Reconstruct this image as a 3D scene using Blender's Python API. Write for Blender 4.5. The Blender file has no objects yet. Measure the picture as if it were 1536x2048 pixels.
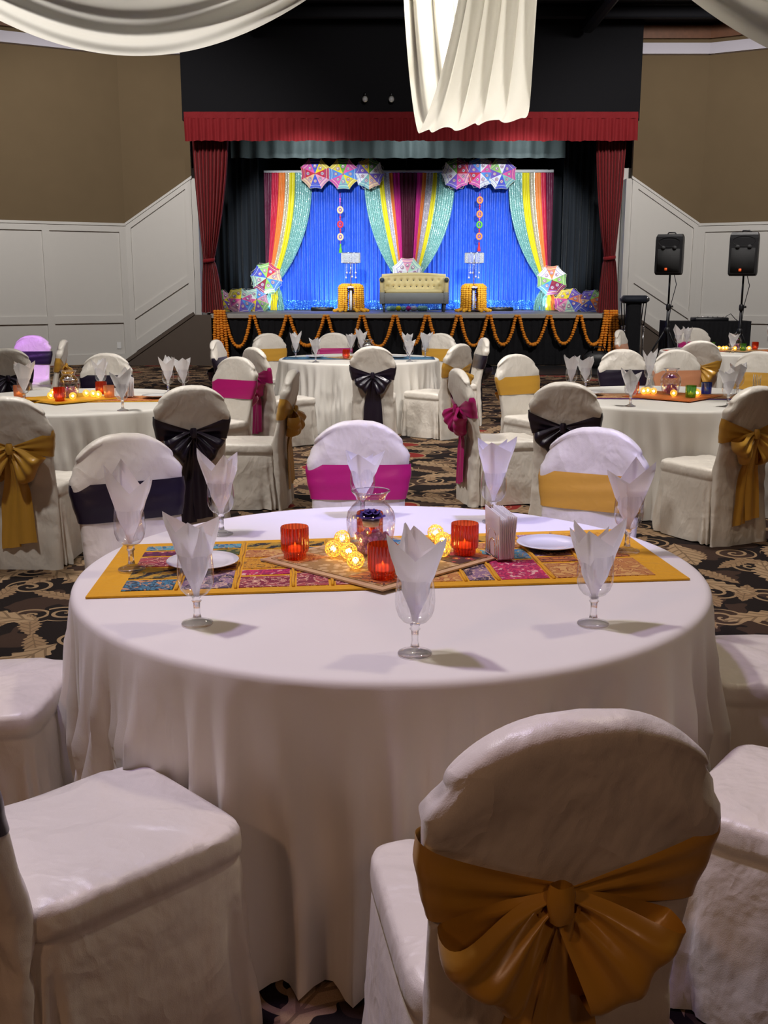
import bpy, bmesh, math, random
import numpy as np
from mathutils import Vector, Matrix

R = math.radians
PI = math.pi
SC = bpy.context.scene
COL = SC.collection
random.seed(7)

# ------------------------------------------------------------------ camera
F_PX = 2100.0
CAM_H = 1.58
PITCH = math.atan(454.0 / F_PX)
cam_data = bpy.data.cameras.new('camera')
cam_data.sensor_fit = 'VERTICAL'
cam_data.sensor_height = 24.0
cam_data.lens = F_PX / 2048.0 * 24.0
cam_data.clip_start = 0.05
cam_data.clip_end = 100
cam = bpy.data.objects.new('camera', cam_data)
COL.objects.link(cam)
cam.location = (0, 0, CAM_H)
cam.rotation_euler = (PI / 2 - PITCH, 0, 0)
SC.camera = cam

# ------------------------------------------------------------------ world, exposure
world = bpy.data.worlds.new('hall_air')
SC.world = world
world.use_nodes = True
world.node_tree.nodes['Background'].inputs[0].default_value = (0.9, 0.85, 1.0, 1)
world.node_tree.nodes['Background'].inputs[1].default_value = 0.04
SC.view_settings.view_transform = 'Standard'
SC.view_settings.look = 'None'
SC.view_settings.gamma = 1
SC.view_settings.use_curve_mapping = False
SC.view_settings.exposure = 0.25

# ------------------------------------------------------------------ lights the hall has, plus added stage spots
def light(name, kind, loc, energy, color, size=0.2, aim=None, cone=None, blend=0.6):
    d = bpy.data.lights.new(name, kind)
    d.energy = energy
    d.color = color
    if kind == 'AREA':
        d.shape = 'DISK'
        d.size = size
    else:
        d.shadow_soft_size = size
    if kind == 'SPOT':
        d.spot_size = R(cone)
        d.spot_blend = blend
    o = bpy.data.objects.new(name, d)
    COL.objects.link(o)
    o.location = loc
    if aim is not None:
        v = Vector(aim) - Vector(loc)
        o.rotation_euler = v.to_track_quat('-Z', 'Y').to_euler()
    return o

WARM = (1.0, 0.86, 0.66)
COOL = (1.0, 0.95, 0.90)
VIOLET = (0.46, 0.44, 1.0)
# ceiling downlights over the tables
light('downlight', 'SPOT', (-2.0, 3.1, 5.6), 400, COOL, 0.16, (-0.6, 3.4, 0), 78)
light('downlight', 'SPOT', (2.4, 3.4, 5.9), 210, WARM, 0.22, (1.4, 3.4, 0), 70)
light('downlight', 'SPOT', (-2.5, 6.2, 5.9), 760, COOL, 0.25, (-2.3, 7.6, 0), 90)
light('downlight', 'SPOT', (2.3, 6.3, 5.9), 760, COOL, 0.25, (2.2, 7.8, 0), 90)
light('downlight', 'SPOT', (-0.3, 10.2, 5.9), 900, COOL, 0.25, (-0.3, 11.8, 0), 90)
light('downlight', 'SPOT', (4.5, 11.5, 5.9), 760, COOL, 0.25, (4.5, 13.2, 0), 90)
light('downlight', 'SPOT', (-4.6, 15.5, 5.9), 1050, COOL, 0.25, (-5.4, 21, 2.0), 100)
light('downlight', 'SPOT', (5.2, 15.5, 5.9), 1050, COOL, 0.25, (6.0, 21, 2.0), 100)
light('downlight', 'SPOT', (0.5, 16.5, 5.9), 210, COOL, 0.25, (0.5, 21.3, 3.2), 100)
# dim downlight behind the photographer
light('downlight', 'SPOT', (-3.4, -1.4, 4.4), 105, (1.0, 0.55, 0.32), 0.25, (0.4, 1.7, 0.4), 60)
light('downlight', 'SPOT', (1.4, -3.0, 4.8), 85, (1.0, 0.60, 0.40), 0.25, (0.6, 1.4, 0.5), 60)
# violet party cans
light('party_can', 'SPOT', (1.5, 2.6, 5.4), 720, VIOLET, 0.15, (0.35, 4.4, 0.8), 32)
light('party_can', 'SPOT', (-1.2, 2.7, 5.4), 270, (0.62, 0.48, 1.0), 0.15, (-0.3, 2.0, 0.6), 60)
light('party_can', 'SPOT', (-5.6, 9.0, 5.4), 1500, (0.62, 0.25, 1.0), 0.12, (-4.3, 12.8, 0.9), 18)
# stage lights, behind the red valance and at the foot of the backdrop
for _x in (-1.6, 0.6, 2.8):
    light('stage_light', 'SPOT', (_x, 22.0, 4.7), 110, (0.85, 0.97, 1.0), 0.3, (_x, 24.3, 2.4), 160, 1.0)
for _x in (-1.2, 2.2):  # spots added in mid-air over the hall to brighten the stage decor
    light('added_stage_spot', 'SPOT', (_x, 12.0, 4.5), 5200, (0.90, 0.96, 1.0), 0.15, (_x * 1.25, 24.0, 2.5), 19, 0.35)
for _x in (-2.6, -0.9, 2.0, 3.6):
    light('floor_light', 'SPOT', (_x, 23.75, 1.1), 80, (0.55, 0.8, 1.0), 0.08, (_x, 24.5, 1.7), 120)

# ------------------------------------------------------------------ measuring
_c, _s = math.cos(PITCH), math.sin(PITCH)
def at(u, v, Y):
    """point at horizontal distance Y seen at (u, v) of the photograph"""
    a = (u - 768) / F_PX; b = -(v - 1024) / F_PX
    t = Y / (_c + b * _s)
    return (a * t, Y, CAM_H + (-_s + b * _c) * t)
def on(u, v, z):
    a = (u - 768) / F_PX; b = -(v - 1024) / F_PX
    t = (z - CAM_H) / (-_s + b * _c)
    return (a * t, (_c + b * _s) * t)

# ------------------------------------------------------------------ node helpers
class S:
    """a socket with arithmetic"""
    def __init__(self, nt, sock): self.nt = nt; self.k = sock
    def _m(self, op, b=None, c=None, swap=False):
        n = self.nt.nodes.new('ShaderNodeMath'); n.operation = op
        args = [self, b, c]
        if swap: args = [b, self, c]
        for i, a in enumerate(args):
            if a is None: continue
            if isinstance(a, S): self.nt.links.new(a.k, n.inputs[i])
            else: n.inputs[i].default_value = a
        return S(self.nt, n.outputs[0])
    def __add__(self, b): return self._m('ADD', b)
    __radd__ = __add__
    def __mul__(self, b): return self._m('MULTIPLY', b)
    __rmul__ = __mul__
    def __sub__(self, b): return self._m('SUBTRACT', b)
    def __rsub__(self, b): return self._m('SUBTRACT', b, swap=True)
    def __truediv__(self, b): return self._m('DIVIDE', b)
    def lt(self, b): return self._m('LESS_THAN', b)
    def gt(self, b): return self._m('GREATER_THAN', b)
    def fract(self): return self._m('FRACT')
    def sin(self): return self._m('SINE')
    def abs(self): return self._m('ABSOLUTE')
    def sqrt(self): return self._m('SQRT')
    def mx(self, b): return self._m('MAXIMUM', b)
    def mn(self, b): return self._m('MINIMUM', b)
    def atan2(self, b): return self._m('ARCTAN2', b)

def new_mat(name):
    m = bpy.data.materials.new(name)
    m.use_nodes = True
    nt = m.node_tree
    return m, nt, nt.nodes['Principled BSDF'], nt.nodes['Material Output']

def col4(c): return (c[0], c[1], c[2], 1)

def coords(nt, kind='Object', scale=None, rot=None, rnd=False):
    n = nt.nodes.new('ShaderNodeTexCoord'); out = n.outputs[kind]
    if rnd:
        oi = nt.nodes.new('ShaderNodeObjectInfo')
        va = nt.nodes.new('ShaderNodeVectorMath'); va.operation = 'MULTIPLY_ADD'
        cb = nt.nodes.new('ShaderNodeCombineXYZ')
        for i in range(3): nt.links.new(oi.outputs['Random'], cb.inputs[i])
        nt.links.new(cb.outputs[0], va.inputs[0]); va.inputs[1].default_value = (37, 53, 29)
        nt.links.new(out, va.inputs[2]); out = va.outputs[0]
    if scale or rot:
        mp = nt.nodes.new('ShaderNodeMapping')
        if scale: mp.inputs['Scale'].default_value = scale
        if rot: mp.inputs['Rotation'].default_value = rot
        nt.links.new(out, mp.inputs[0]); out = mp.outputs[0]
    return out

def noise(nt, vec, scale, detail=3, rough=0.5, dist=0.0):
    n = nt.nodes.new('ShaderNodeTexNoise')
    n.inputs['Scale'].default_value = scale; n.inputs['Detail'].default_value = detail
    n.inputs['Roughness'].default_value = rough; n.inputs['Distortion'].default_value = dist
    nt.links.new(vec, n.inputs['Vector'])
    return S(nt, n.outputs['Fac'])

def mixc(nt, fac, a, b):
    n = nt.nodes.new('ShaderNodeMix'); n.data_type = 'RGBA'
    if isinstance(fac, S): nt.links.new(fac.k, n.inputs[0])
    else: n.inputs[0].default_value = fac
    for i, x in ((6, a), (7, b)):
        if isinstance(x, tuple): n.inputs[i].default_value = col4(x)
        else: nt.links.new(x, n.inputs[i])
    return n.outputs[2]

def bump(nt, bsdf, height, strength, dist=0.01):
    b = nt.nodes.new('ShaderNodeBump')
    b.inputs['Strength'].default_value = strength; b.inputs['Distance'].default_value = dist
    nt.links.new(height.k, b.inputs['Height'])
    nt.links.new(b.outputs[0], bsdf.inputs['Normal'])

def plain(name, c, rough=0.5, metal=0.0, spec=0.5, var=0.08, vscale=8, bmp=0.0, bscale=60, sheen=0.0, emit=None, es=0, coat=0):
    m, nt, b, _ = new_mat(name)
    v = coords(nt)
    nz = noise(nt, v, vscale, 3)
    lo = tuple(max(0, x * (1 - var)) for x in c); hi = tuple(min(1, x * (1 + var)) for x in c)
    nt.links.new(mixc(nt, nz, lo, hi), b.inputs['Base Color'])
    b.inputs['Roughness'].default_value = rough; b.inputs['Metallic'].default_value = metal
    b.inputs['Specular IOR Level'].default_value = spec
    b.inputs['Sheen Weight'].default_value = sheen
    b.inputs['Coat Weight'].default_value = coat
    if emit:
        b.inputs['Emission Color'].default_value = col4(emit); b.inputs['Emission Strength'].default_value = es
    if bmp: bump(nt, b, noise(nt, v, bscale, 4), bmp)
    return m

def fabric(name, c, rough=0.55, spec=0.4, wr=0.25, wscale=9, weave=0.12, sheen=0.2, stretch=(1, 1, 1), tr=0.0, var=0.05, streak=0.0):
    """cloth: fine weave plus crumple relief"""
    m, nt, b, out = new_mat(name)
    v = coords(nt, rnd=True, scale=stretch)
    crumple = noise(nt, v, wscale, 3.0, 0.5, 0.4)
    ridge = (noise(nt, v, wscale * 0.7, 3, 0.5, 0.35) - 0.5).abs()
    fine = noise(nt, v, 420, 2)
    big = noise(nt, v, 2.5, 2)
    lo = tuple(x * (1 - var) for x in c); hi = tuple(min(1, x * (1 + var)) for x in c)
    nt.links.new(mixc(nt, big, lo, hi), b.inputs['Base Color'])
    h = crumple * wr - ridge * (wr * 1.3) + fine * (weave * 0.05)
    if streak:
        h = h + noise(nt, coords(nt, rnd=True, scale=(30, 30, 1.2)), 2, 3) * streak
    bump(nt, b, h, 0.62, 0.045)
    b.inputs['Roughness'].default_value = rough
    b.inputs['Specular IOR Level'].default_value = spec
    b.inputs['Sheen Weight'].default_value = sheen
    b.inputs['Sheen Roughness'].default_value = 0.4
    if tr:
        t = nt.nodes.new('ShaderNodeBsdfTranslucent'); t.inputs[0].default_value = col4(c)
        mx = nt.nodes.new('ShaderNodeMixShader'); mx.inputs[0].default_value = tr
        nt.links.new(b.outputs[0], mx.inputs[1]); nt.links.new(t.outputs[0], mx.inputs[2])
        nt.links.new(mx.outputs[0], out.inputs[0])
    return m

def thin_glass(name, tint=(1, 1, 1), fres=0.06, rough=0.02, trans=None, tw=0.0, ribs=0):
    m, nt, b, out = new_mat(name)
    nt.nodes.remove(b)
    tr = nt.nodes.new('ShaderNodeBsdfTransparent'); tr.inputs[0].default_value = col4(tint)
    gl = nt.nodes.new('ShaderNodeBsdfGlossy'); gl.inputs['Roughness'].default_value = rough
    lw = nt.nodes.new('ShaderNodeLayerWeight'); lw.inputs[0].default_value = 0.32
    fac = (S(nt, lw.outputs['Facing'])._m('POWER', 1.7) * 0.8 + fres)
    base = tr.outputs[0]
    if ribs:      # thicker, deeper coloured glass on each rib
        xyz = nt.nodes.new('ShaderNodeSeparateXYZ'); nt.links.new(coords(nt), xyz.inputs[0])
        rb = (S(nt, xyz.outputs[1]).atan2(S(nt, xyz.outputs[0])) * ribs).sin() * 0.5 + 0.5
        nt.links.new(mixc(nt, rb, tuple(x * 0.6 for x in tint), tint), tr.inputs[0])
    if tw:
        tl = nt.nodes.new('ShaderNodeBsdfTranslucent'); tl.inputs[0].default_value = col4(trans)
        df = nt.nodes.new('ShaderNodeBsdfDiffuse'); df.inputs[0].default_value = col4(trans)
        m2 = nt.nodes.new('ShaderNodeMixShader'); m2.inputs[0].default_value = 0.4
        if ribs:
            tc = mixc(nt, rb, tuple(x * 0.55 for x in trans), trans); nt.links.new(tc, tl.inputs[0]); nt.links.new(tc, df.inputs[0])
        nt.links.new(tl.outputs[0], m2.inputs[1]); nt.links.new(df.outputs[0], m2.inputs[2])
        m3 = nt.nodes.new('ShaderNodeMixShader'); m3.inputs[0].default_value = tw
        nt.links.new(base, m3.inputs[1]); nt.links.new(m2.outputs[0], m3.inputs[2]); base = m3.outputs[0]
    mx = nt.nodes.new('ShaderNodeMixShader')
    nt.links.new(fac.k, mx.inputs[0]); nt.links.new(base, mx.inputs[1]); nt.links.new(gl.outputs[0], mx.inputs[2])
    nt.links.new(mx.outputs[0], out.inputs[0])
    return m

def solid_glass(name):
    m, nt, b, out = new_mat(name)
    b.inputs['Transmission Weight'].default_value = 1.0
    b.inputs['Roughness'].default_value = 0.0
    b.inputs['IOR'].default_value = 1.5
    b.inputs['Base Color'].default_value = (0.97, 0.97, 1, 1)
    tr = nt.nodes.new('ShaderNodeBsdfTransparent'); mx = nt.nodes.new('ShaderNodeMixShader'); mx.inputs[0].default_value = 0.40
    nt.links.new(b.outputs[0], mx.inputs[1]); nt.links.new(tr.outputs[0], mx.inputs[2]); nt.links.new(mx.outputs[0], out.inputs[0])
    return m

def glow(name, c, strength):
    m, nt, b, out = new_mat(name)
    b.inputs['Base Color'].default_value = col4(c)
    b.inputs['Emission Color'].default_value = col4(c)
    b.inputs['Emission Strength'].default_value = strength
    return m

def sequin(name, base, fleck, scale=120, amount=0.22, rough=0.3):
    """sequinned net: discs on a sheer ground, their sparkle put into a brighter colour"""
    m, nt, b, _ = new_mat(name)
    v = coords(nt)
    vo = nt.nodes.new('ShaderNodeTexVoronoi'); vo.inputs['Scale'].default_value = scale
    nt.links.new(v, vo.inputs['Vector'])
    sp = nt.nodes.new('ShaderNodeSeparateColor'); nt.links.new(vo.outputs['Color'], sp.inputs[0])
    r = S(nt, sp.outputs[0])
    mask = r.gt(1 - amount)
    nt.links.new(mixc(nt, mask, base, fleck), b.inputs['Base Color'])
    nt.links.new((mask * 0.7).k, b.inputs['Metallic'])
    b.inputs['Roughness'].default_value = rough
    vb = nt.nodes.new('ShaderNodeBump'); vb.inputs['Strength'].default_value = 0.5; vb.inputs['Distance'].default_value = 0.01
    nt.links.new(S(nt, sp.outputs[1]).k, vb.inputs['Height']); nt.links.new(vb.outputs[0], b.inputs['Normal'])
    return m

def carpet_material(name):
    m, nt, b, _ = new_mat(name)
    v0 = coords(nt, 'Object')
    wn = nt.nodes.new('ShaderNodeTexNoise'); wn.inputs['Scale'].default_value = 2.2; wn.inputs['Detail'].default_value = 2
    nt.links.new(v0, wn.inputs['Vector'])
    wv = nt.nodes.new('ShaderNodeVectorMath'); wv.operation = 'MULTIPLY_ADD'
    nt.links.new(wn.outputs['Color'], wv.inputs[0]); wv.inputs[1].default_value = (0.09, 0.09, 0)
    nt.links.new(v0, wv.inputs[2])
    v = wv.outputs[0]
    def cells(scale, off):
        mp = nt.nodes.new('ShaderNodeVectorMath'); mp.operation = 'ADD'; mp.inputs[1].default_value = off
        nt.links.new(v, mp.inputs[0])
        vo = nt.nodes.new('ShaderNodeTexVoronoi'); vo.voronoi_dimensions = '2D'
        vo.inputs['Scale'].default_value = scale; vo.inputs['Randomness'].default_value = 0.75
        nt.links.new(mp.outputs[0], vo.inputs['Vector'])
        d = nt.nodes.new('ShaderNodeVectorMath'); d.operation = 'SUBTRACT'
        nt.links.new(mp.outputs[0], d.inputs[0]); nt.links.new(vo.outputs['Position'], d.inputs[1])
        sp = nt.nodes.new('ShaderNodeSeparateColor'); nt.links.new(vo.outputs['Color'], sp.inputs[0])
        ro = nt.nodes.new('ShaderNodeVectorRotate'); ro.rotation_type = 'Z_AXIS'
        nt.links.new(d.outputs[0], ro.inputs['Vector'])
        nt.links.new((S(nt, sp.outputs[0]) * 6.283).k, ro.inputs['Angle'])
        xyz = nt.nodes.new('ShaderNodeSeparateXYZ'); nt.links.new(ro.outputs[0], xyz.inputs[0])
        return S(nt, xyz.outputs[0]), S(nt, xyz.outputs[1]), S(nt, sp.outputs[1]), S(nt, sp.outputs[2])
    def leaf(x, y, l, w):
        t = x / l
        half = (1 - t * t).mx(0) * w
        half = half * (1.0 + 0.16 * (x * (26 / l)).sin())
        mask = y.abs().lt(half)
        vein = ((x + y.abs() * 1.3) * (20 / l)).sin().gt(0.72) + y.abs().lt(w * 0.06)
        return mask, vein.mn(1)
    def spiral(x, y, r0, turns):
        r = (x * x + y * y).sqrt()
        th = y.atan2(x) / 6.2832
        ln = (r * (turns / r0) - th).fract()
        return ln.lt(0.30) * r.lt(r0)
    ground = noise(nt, v0, 3.0, 2)
    c = mixc(nt, ground.gt(0.52), (0.009, 0.006, 0.006), (0.040, 0.022, 0.016))
    tan = (0.27, 0.175, 0.10)
    dk = (0.10, 0.06, 0.035)
    x, y, a, _b2 = cells(2.6, (3.1, 1.7, 0))
    c = mixc(nt, spiral(x, y, 0.13, 2.0), c, tan)
    x, y, a, b2 = cells(3.1, (0.4, 5.2, 0))
    mk, vn = leaf(x, y, 0.17, 0.05)
    c = mixc(nt, mk, c, mixc(nt, vn * 0.6, (0.24, 0.15, 0.085), dk))
    x, y, a, b2 = cells(1.25, (7.3, 0.9, 0))
    r = (x * x * 0.7 + y * y * 1.6).sqrt()
    sel = a.gt(0.45)
    c = mixc(nt, r.lt(0.175) * sel, c, tan)
    c = mixc(nt, r.lt(0.155) * sel, c, (0.20, 0.018, 0.016))
    c = mixc(nt, spiral(x, y, 0.07, 1.5) * sel, c, (0.33, 0.16, 0.10))
    x, y, a, b2 = cells(1.75, (1.9, 8.4, 0))
    mk, vn = leaf(x, y, 0.27, 0.085)
    c = mixc(nt, mk, c, mixc(nt, vn * 0.7, (0.31, 0.205, 0.12), dk))
    pile = noise(nt, v0, 260, 2)
    c = mixc(nt, pile * 0.35, c, (0.02, 0.014, 0.012))
    nt.links.new(c, b.inputs['Base Color'])
    b.inputs['Roughness'].default_value = 0.95
    b.inputs['Specular IOR Level'].default_value = 0.1
    bump(nt, b, pile, 0.5, 0.004)
    return m

def embroidery(name, ca, cb, cc, kind, seed):
    """a patch of embroidered sari cloth"""
    m, nt, b, _ = new_mat(name)
    v = coords(nt, rnd=True)
    mp = nt.nodes.new('ShaderNodeMapping'); mp.inputs['Location'].default_value = (seed * 1.7, seed * 0.9, 0)
    mp.inputs['Rotation'].default_value = (0, 0, seed * 0.8)
    nt.links.new(v, mp.inputs[0]); v = mp.outputs[0]
    n1 = noise(nt, v, 26, 2, 0.5, 1.8)
    n2 = noise(nt, v, 44, 2, 0.5, 2.5)
    if kind == 0:
        m1 = n1.gt(0.52); m2 = (n1 - 0.5).abs().lt(0.02)
    elif kind == 1:
        vo = nt.nodes.new('ShaderNodeTexVoronoi'); vo.inputs['Scale'].default_value = 34; nt.links.new(v, vo.inputs['Vector'])
        d = S(nt, vo.outputs['Distance']); m1 = d.lt(0.42); m2 = d.lt(0.18)
    elif kind == 2:
        wv = nt.nodes.new('ShaderNodeTexWave'); wv.wave_type = 'RINGS'; wv.inputs['Scale'].default_value = 12
        wv.inputs['Distortion'].default_value = 6; nt.links.new(v, wv.inputs['Vector'])
        w = S(nt, wv.outputs['Fac']); m1 = w.gt(0.5); m2 = n2.gt(0.58)
    else:
        m1 = n2.gt(0.5); m2 = n1.gt(0.6)
    c = mixc(nt, m1, ca, cb)
    c = mixc(nt, m2, c, cc)
    nt.links.new(c, b.inputs['Base Color'])
    b.inputs['Roughness'].default_value = 0.7
    bump(nt, b, n2 + m1 * 0.5, 0.5, 0.004)
    return m

MAT = {}
MAT['carpet'] = carpet_material('patterned_carpet')
MAT['ceiling'] = plain('black_ceiling', (0.008, 0.008, 0.011), 0.8, spec=0.2)
MAT['blackwall'] = plain('black_wall', (0.006, 0.006, 0.008), 0.85, spec=0.2)
MAT['tan'] = plain('tan_wall_fabric', (0.155, 0.110, 0.062), 0.9, spec=0.2, var=0.06, vscale=3, bmp=0.15, bscale=180)
MAT['white_paint'] = plain('white_paint', (0.60, 0.58, 0.55), 0.5, var=0.015)
MAT['crown'] = plain('crown_paint', (0.55, 0.52, 0.60), 0.5, var=0.015)
MAT['wood_beam'] = plain('stained_wood', (0.16, 0.06, 0.025), 0.5, var=0.3, vscale=14)
MAT['taupe'] = plain('taupe_board', (0.085, 0.062, 0.047), 0.7, var=0.05)
MAT['stage_floor'] = plain('stage_boards', (0.20, 0.19, 0.18), 0.5, var=0.25, vscale=5)
MAT['stage_edge'] = plain('stage_edge_metal', (0.45, 0.44, 0.42), 0.35, metal=0.3)
MAT['black_cloth'] = fabric('black_cloth', (0.007, 0.007, 0.009), 0.8, 0.2, sheen=0.1, streak=0.3)
MAT['black_drape'] = fabric('black_stage_drape', (0.012, 0.014, 0.018), 0.8, 0.2, sheen=0.15)
MAT['grey_border'] = fabric('grey_border_cloth', (0.045, 0.055, 0.055), 0.7, 0.2)
MAT['red_velvet'] = fabric('red_velvet', (0.20, 0.009, 0.013), 0.75, 0.2, sheen=0.25, streak=0.2)
MAT['cover'] = fabric('white_chair_cover', (0.72, 0.67, 0.60), 0.38, 0.5, wr=0.5, wscale=7.0, weave=0.3, sheen=0.15, stretch=(1.2, 1.2, 0.8))
MAT['cloth'] = fabric('white_tablecloth', (0.74, 0.71, 0.66), 0.6, 0.3, wr=0.035, wscale=5, sheen=0.1)
for k, c in dict(gold=(0.58, 0.31, 0.045), pink=(0.46, 0.012, 0.16), black=(0.012, 0.007, 0.020), peach=(0.58, 0.25, 0.13)).items():
    MAT['sash_' + k] = fabric('satin_' + k, c, 0.30, 0.6, wr=0.12, wscale=7, weave=0.05, sheen=0.1)
MAT['ceiling_sheer'] = fabric('ivory_sheer', (0.74, 0.72, 0.66), 0.6, 0.2, wr=0.03, wscale=5, tr=0.5)
MAT['napkin'] = fabric('white_paper_napkin', (0.93, 0.92, 0.93), 0.7, 0.2, wr=0.03, wscale=10, weave=0.4, tr=0.5)
MAT['glass'] = thin_glass('clear_glass', (0.98, 0.98, 1.0), 0.10)
MAT['stem_glass'] = solid_glass('stem_glass')
MAT['vase_glass'] = thin_glass('vase_glass', (0.97, 0.96, 1.0), 0.16)
MAT['red_glass'] = thin_glass('orange_red_glass', (1.0, 0.17, 0.045), 0.06, 0.05, (0.90, 0.075, 0.01), 0.42, ribs=24)
MAT['green_glass'] = thin_glass('green_glass', (0.25, 0.7, 0.12), 0.06, 0.05, (0.12, 0.4, 0.05), 0.45)
MAT['blue_glass'] = thin_glass('blue_glass', (0.06, 0.2, 0.75), 0.06, 0.05, (0.02, 0.09, 0.5), 0.45)
MAT['peach_glass'] = thin_glass('frosted_peach_glass', (0.95, 0.6, 0.4), 0.06, 0.2, (0.75, 0.40, 0.25), 0.6)
MAT['flame'] = glow('candle_flame', (1.0, 0.42, 0.08), 4)
MAT['wax'] = plain('candle_wax', (0.75, 0.55, 0.38), 0.5, emit=(1.0, 0.30, 0.06), es=0.9)  # glow of the candle put into the wax as emission
MAT['white_wax'] = plain('white_wax', (0.82, 0.76, 0.66), 0.5)
MAT['led'] = glow('warm_led', (1.0, 0.66, 0.16), 22)
MAT['rattan'] = plain('gilded_wire', (0.80, 0.52, 0.12), 0.35, metal=0.6, emit=(1.0, 0.55, 0.08), es=0.35)  # LED light falling on the wire is put in as emission
MAT['china'] = plain('white_china', (0.80, 0.80, 0.80), 0.15, coat=0.5, var=0.01)
MAT['chrome'] = plain('chrome', (0.75, 0.73, 0.76), 0.12, metal=1.0, var=0.02)
MAT['runner_yellow'] = fabric('mustard_border_cloth', (0.66, 0.33, 0.012), 0.7, 0.2, wr=0.2, wscale=18)
MAT['mat_gold'] = embroidery('gold_brocade', (0.30, 0.17, 0.055), (0.46, 0.31, 0.15), (0.58, 0.44, 0.26), 1, 3)
MAT['mat_edge'] = fabric('beige_binding', (0.55, 0.36, 0.19), 0.7, 0.2)
MAT['petal'] = plain('violet_petal', (0.06, 0.03, 0.22), 0.6, var=0.3, vscale=30)
MAT['petal_white'] = plain('pale_petal', (0.75, 0.72, 0.70), 0.6)
MAT['petal_pink'] = plain('pink_petal', (0.60, 0.16, 0.50), 0.6, var=0.2, vscale=30)
MAT['bead_violet'] = thin_glass('violet_bead', (0.9, 0.5, 0.95), 0.2, 0.05, (0.80, 0.25, 0.75), 0.6)
MAT['marigold'] = plain('marigold_petals', (0.78, 0.25, 0.008), 0.7, var=0.3, vscale=40, bmp=0.8, bscale=90)
MAT['marigold_light'] = plain('golden_marigold_petals', (0.90, 0.40, 0.02), 0.7, var=0.3, vscale=40, bmp=0.8, bscale=90)
MAT['black_plastic'] = plain('black_plastic', (0.010, 0.010, 0.012), 0.45, bmp=0.2, bscale=200)
MAT['black_grille'] = plain('black_grille', (0.006, 0.006, 0.007), 0.6, bmp=0.6, bscale=400)
MAT['black_metal'] = plain('black_metal', (0.012, 0.012, 0.014), 0.35, metal=0.5)
MAT['badge_orange'] = plain('orange_badge', (0.80, 0.10, 0.02), 0.4, emit=(1, 0.15, 0.03), es=0.3)  # no lamp: a faint glow is added to the badge colour
MAT['sofa_cream'] = plain('cream_upholstery', (0.68, 0.56, 0.27), 0.55, var=0.06, sheen=0.3)
MAT['sofa_grey'] = plain('grey_upholstery', (0.20, 0.21, 0.22), 0.7, sheen=0.3)
MAT['sofa_dark'] = plain('dark_grey_scroll', (0.05, 0.06, 0.07), 0.6)
MAT['nail'] = plain('nailhead_silver', (0.6, 0.6, 0.6), 0.3, metal=1)
MAT['crystal'] = plain('crystal_beads', (0.85, 0.87, 0.9), 0.1, spec=1.0, metal=0.4)
MAT['blue_backdrop'] = fabric('royal_blue_sheer', (0.014, 0.085, 0.60), 0.45, 0.5, sheen=0.2, streak=0.3)
MAT['blue_sequin'] = sequin('turquoise_sequins', (0.014, 0.09, 0.56), (0.35, 0.85, 1.0), 60, 0.22)
STRIP = {
    'maroon': fabric('maroon_satin', (0.10, 0.004, 0.030), 0.45, streak=0.3),
    'magenta': fabric('magenta_satin', (0.62, 0.015, 0.26), 0.45, streak=0.3),
    'crimson': fabric('crimson_satin', (0.50, 0.010, 0.045), 0.45, streak=0.3),
    'orange': fabric('orange_satin', (0.75, 0.20, 0.03), 0.45, streak=0.3),
    'gold': sequin('champagne_sequins', (0.42, 0.36, 0.24), (0.9, 0.85, 0.7), 110, 0.2),
    'silver': sequin('lilac_silver_sequins', (0.42, 0.38, 0.45), (0.9, 0.85, 0.9), 110, 0.2),
    'yellow': fabric('yellow_satin', (0.70, 0.60, 0.005), 0.45, streak=0.3),
    'green': sequin('seafoam_sequins', (0.14, 0.34, 0.32), (0.75, 0.95, 0.92), 110, 0.14),
}
UC = {}
for k, c in dict(blue=(0.05, 0.10, 0.62), sky=(0.08, 0.32, 0.78), violet=(0.16, 0.10, 0.55), red=(0.60, 0.025, 0.045), pink=(0.80, 0.10, 0.38),
                 rose=(0.82, 0.36, 0.48), yellow=(0.86, 0.68, 0.02), green=(0.12, 0.42, 0.04), lime=(0.30, 0.62, 0.12), white=(0.82, 0.82, 0.86),
                 peach=(0.85, 0.52, 0.28), orange=(0.85, 0.25, 0.06), teal=(0.25, 0.55, 0.50), maroon=(0.30, 0.02, 0.05), mint=(0.45, 0.72, 0.55)).items():
    UC[k] = plain('parasol_' + k, c, 0.7, var=0.08, vscale=30)
MAT['trim_light'] = plain('parasol_trim', (0.80, 0.76, 0.62), 0.7)
MAT['trim_dark'] = plain('parasol_trim_dark', (0.22, 0.16, 0.45), 0.7)
MAT['motif'] = plain('parasol_motif', (0.40, 0.16, 0.38), 0.6)
MAT['mirror'] = plain('parasol_mirror', (0.8, 0.82, 0.85), 0.15, metal=0.8)
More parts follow.
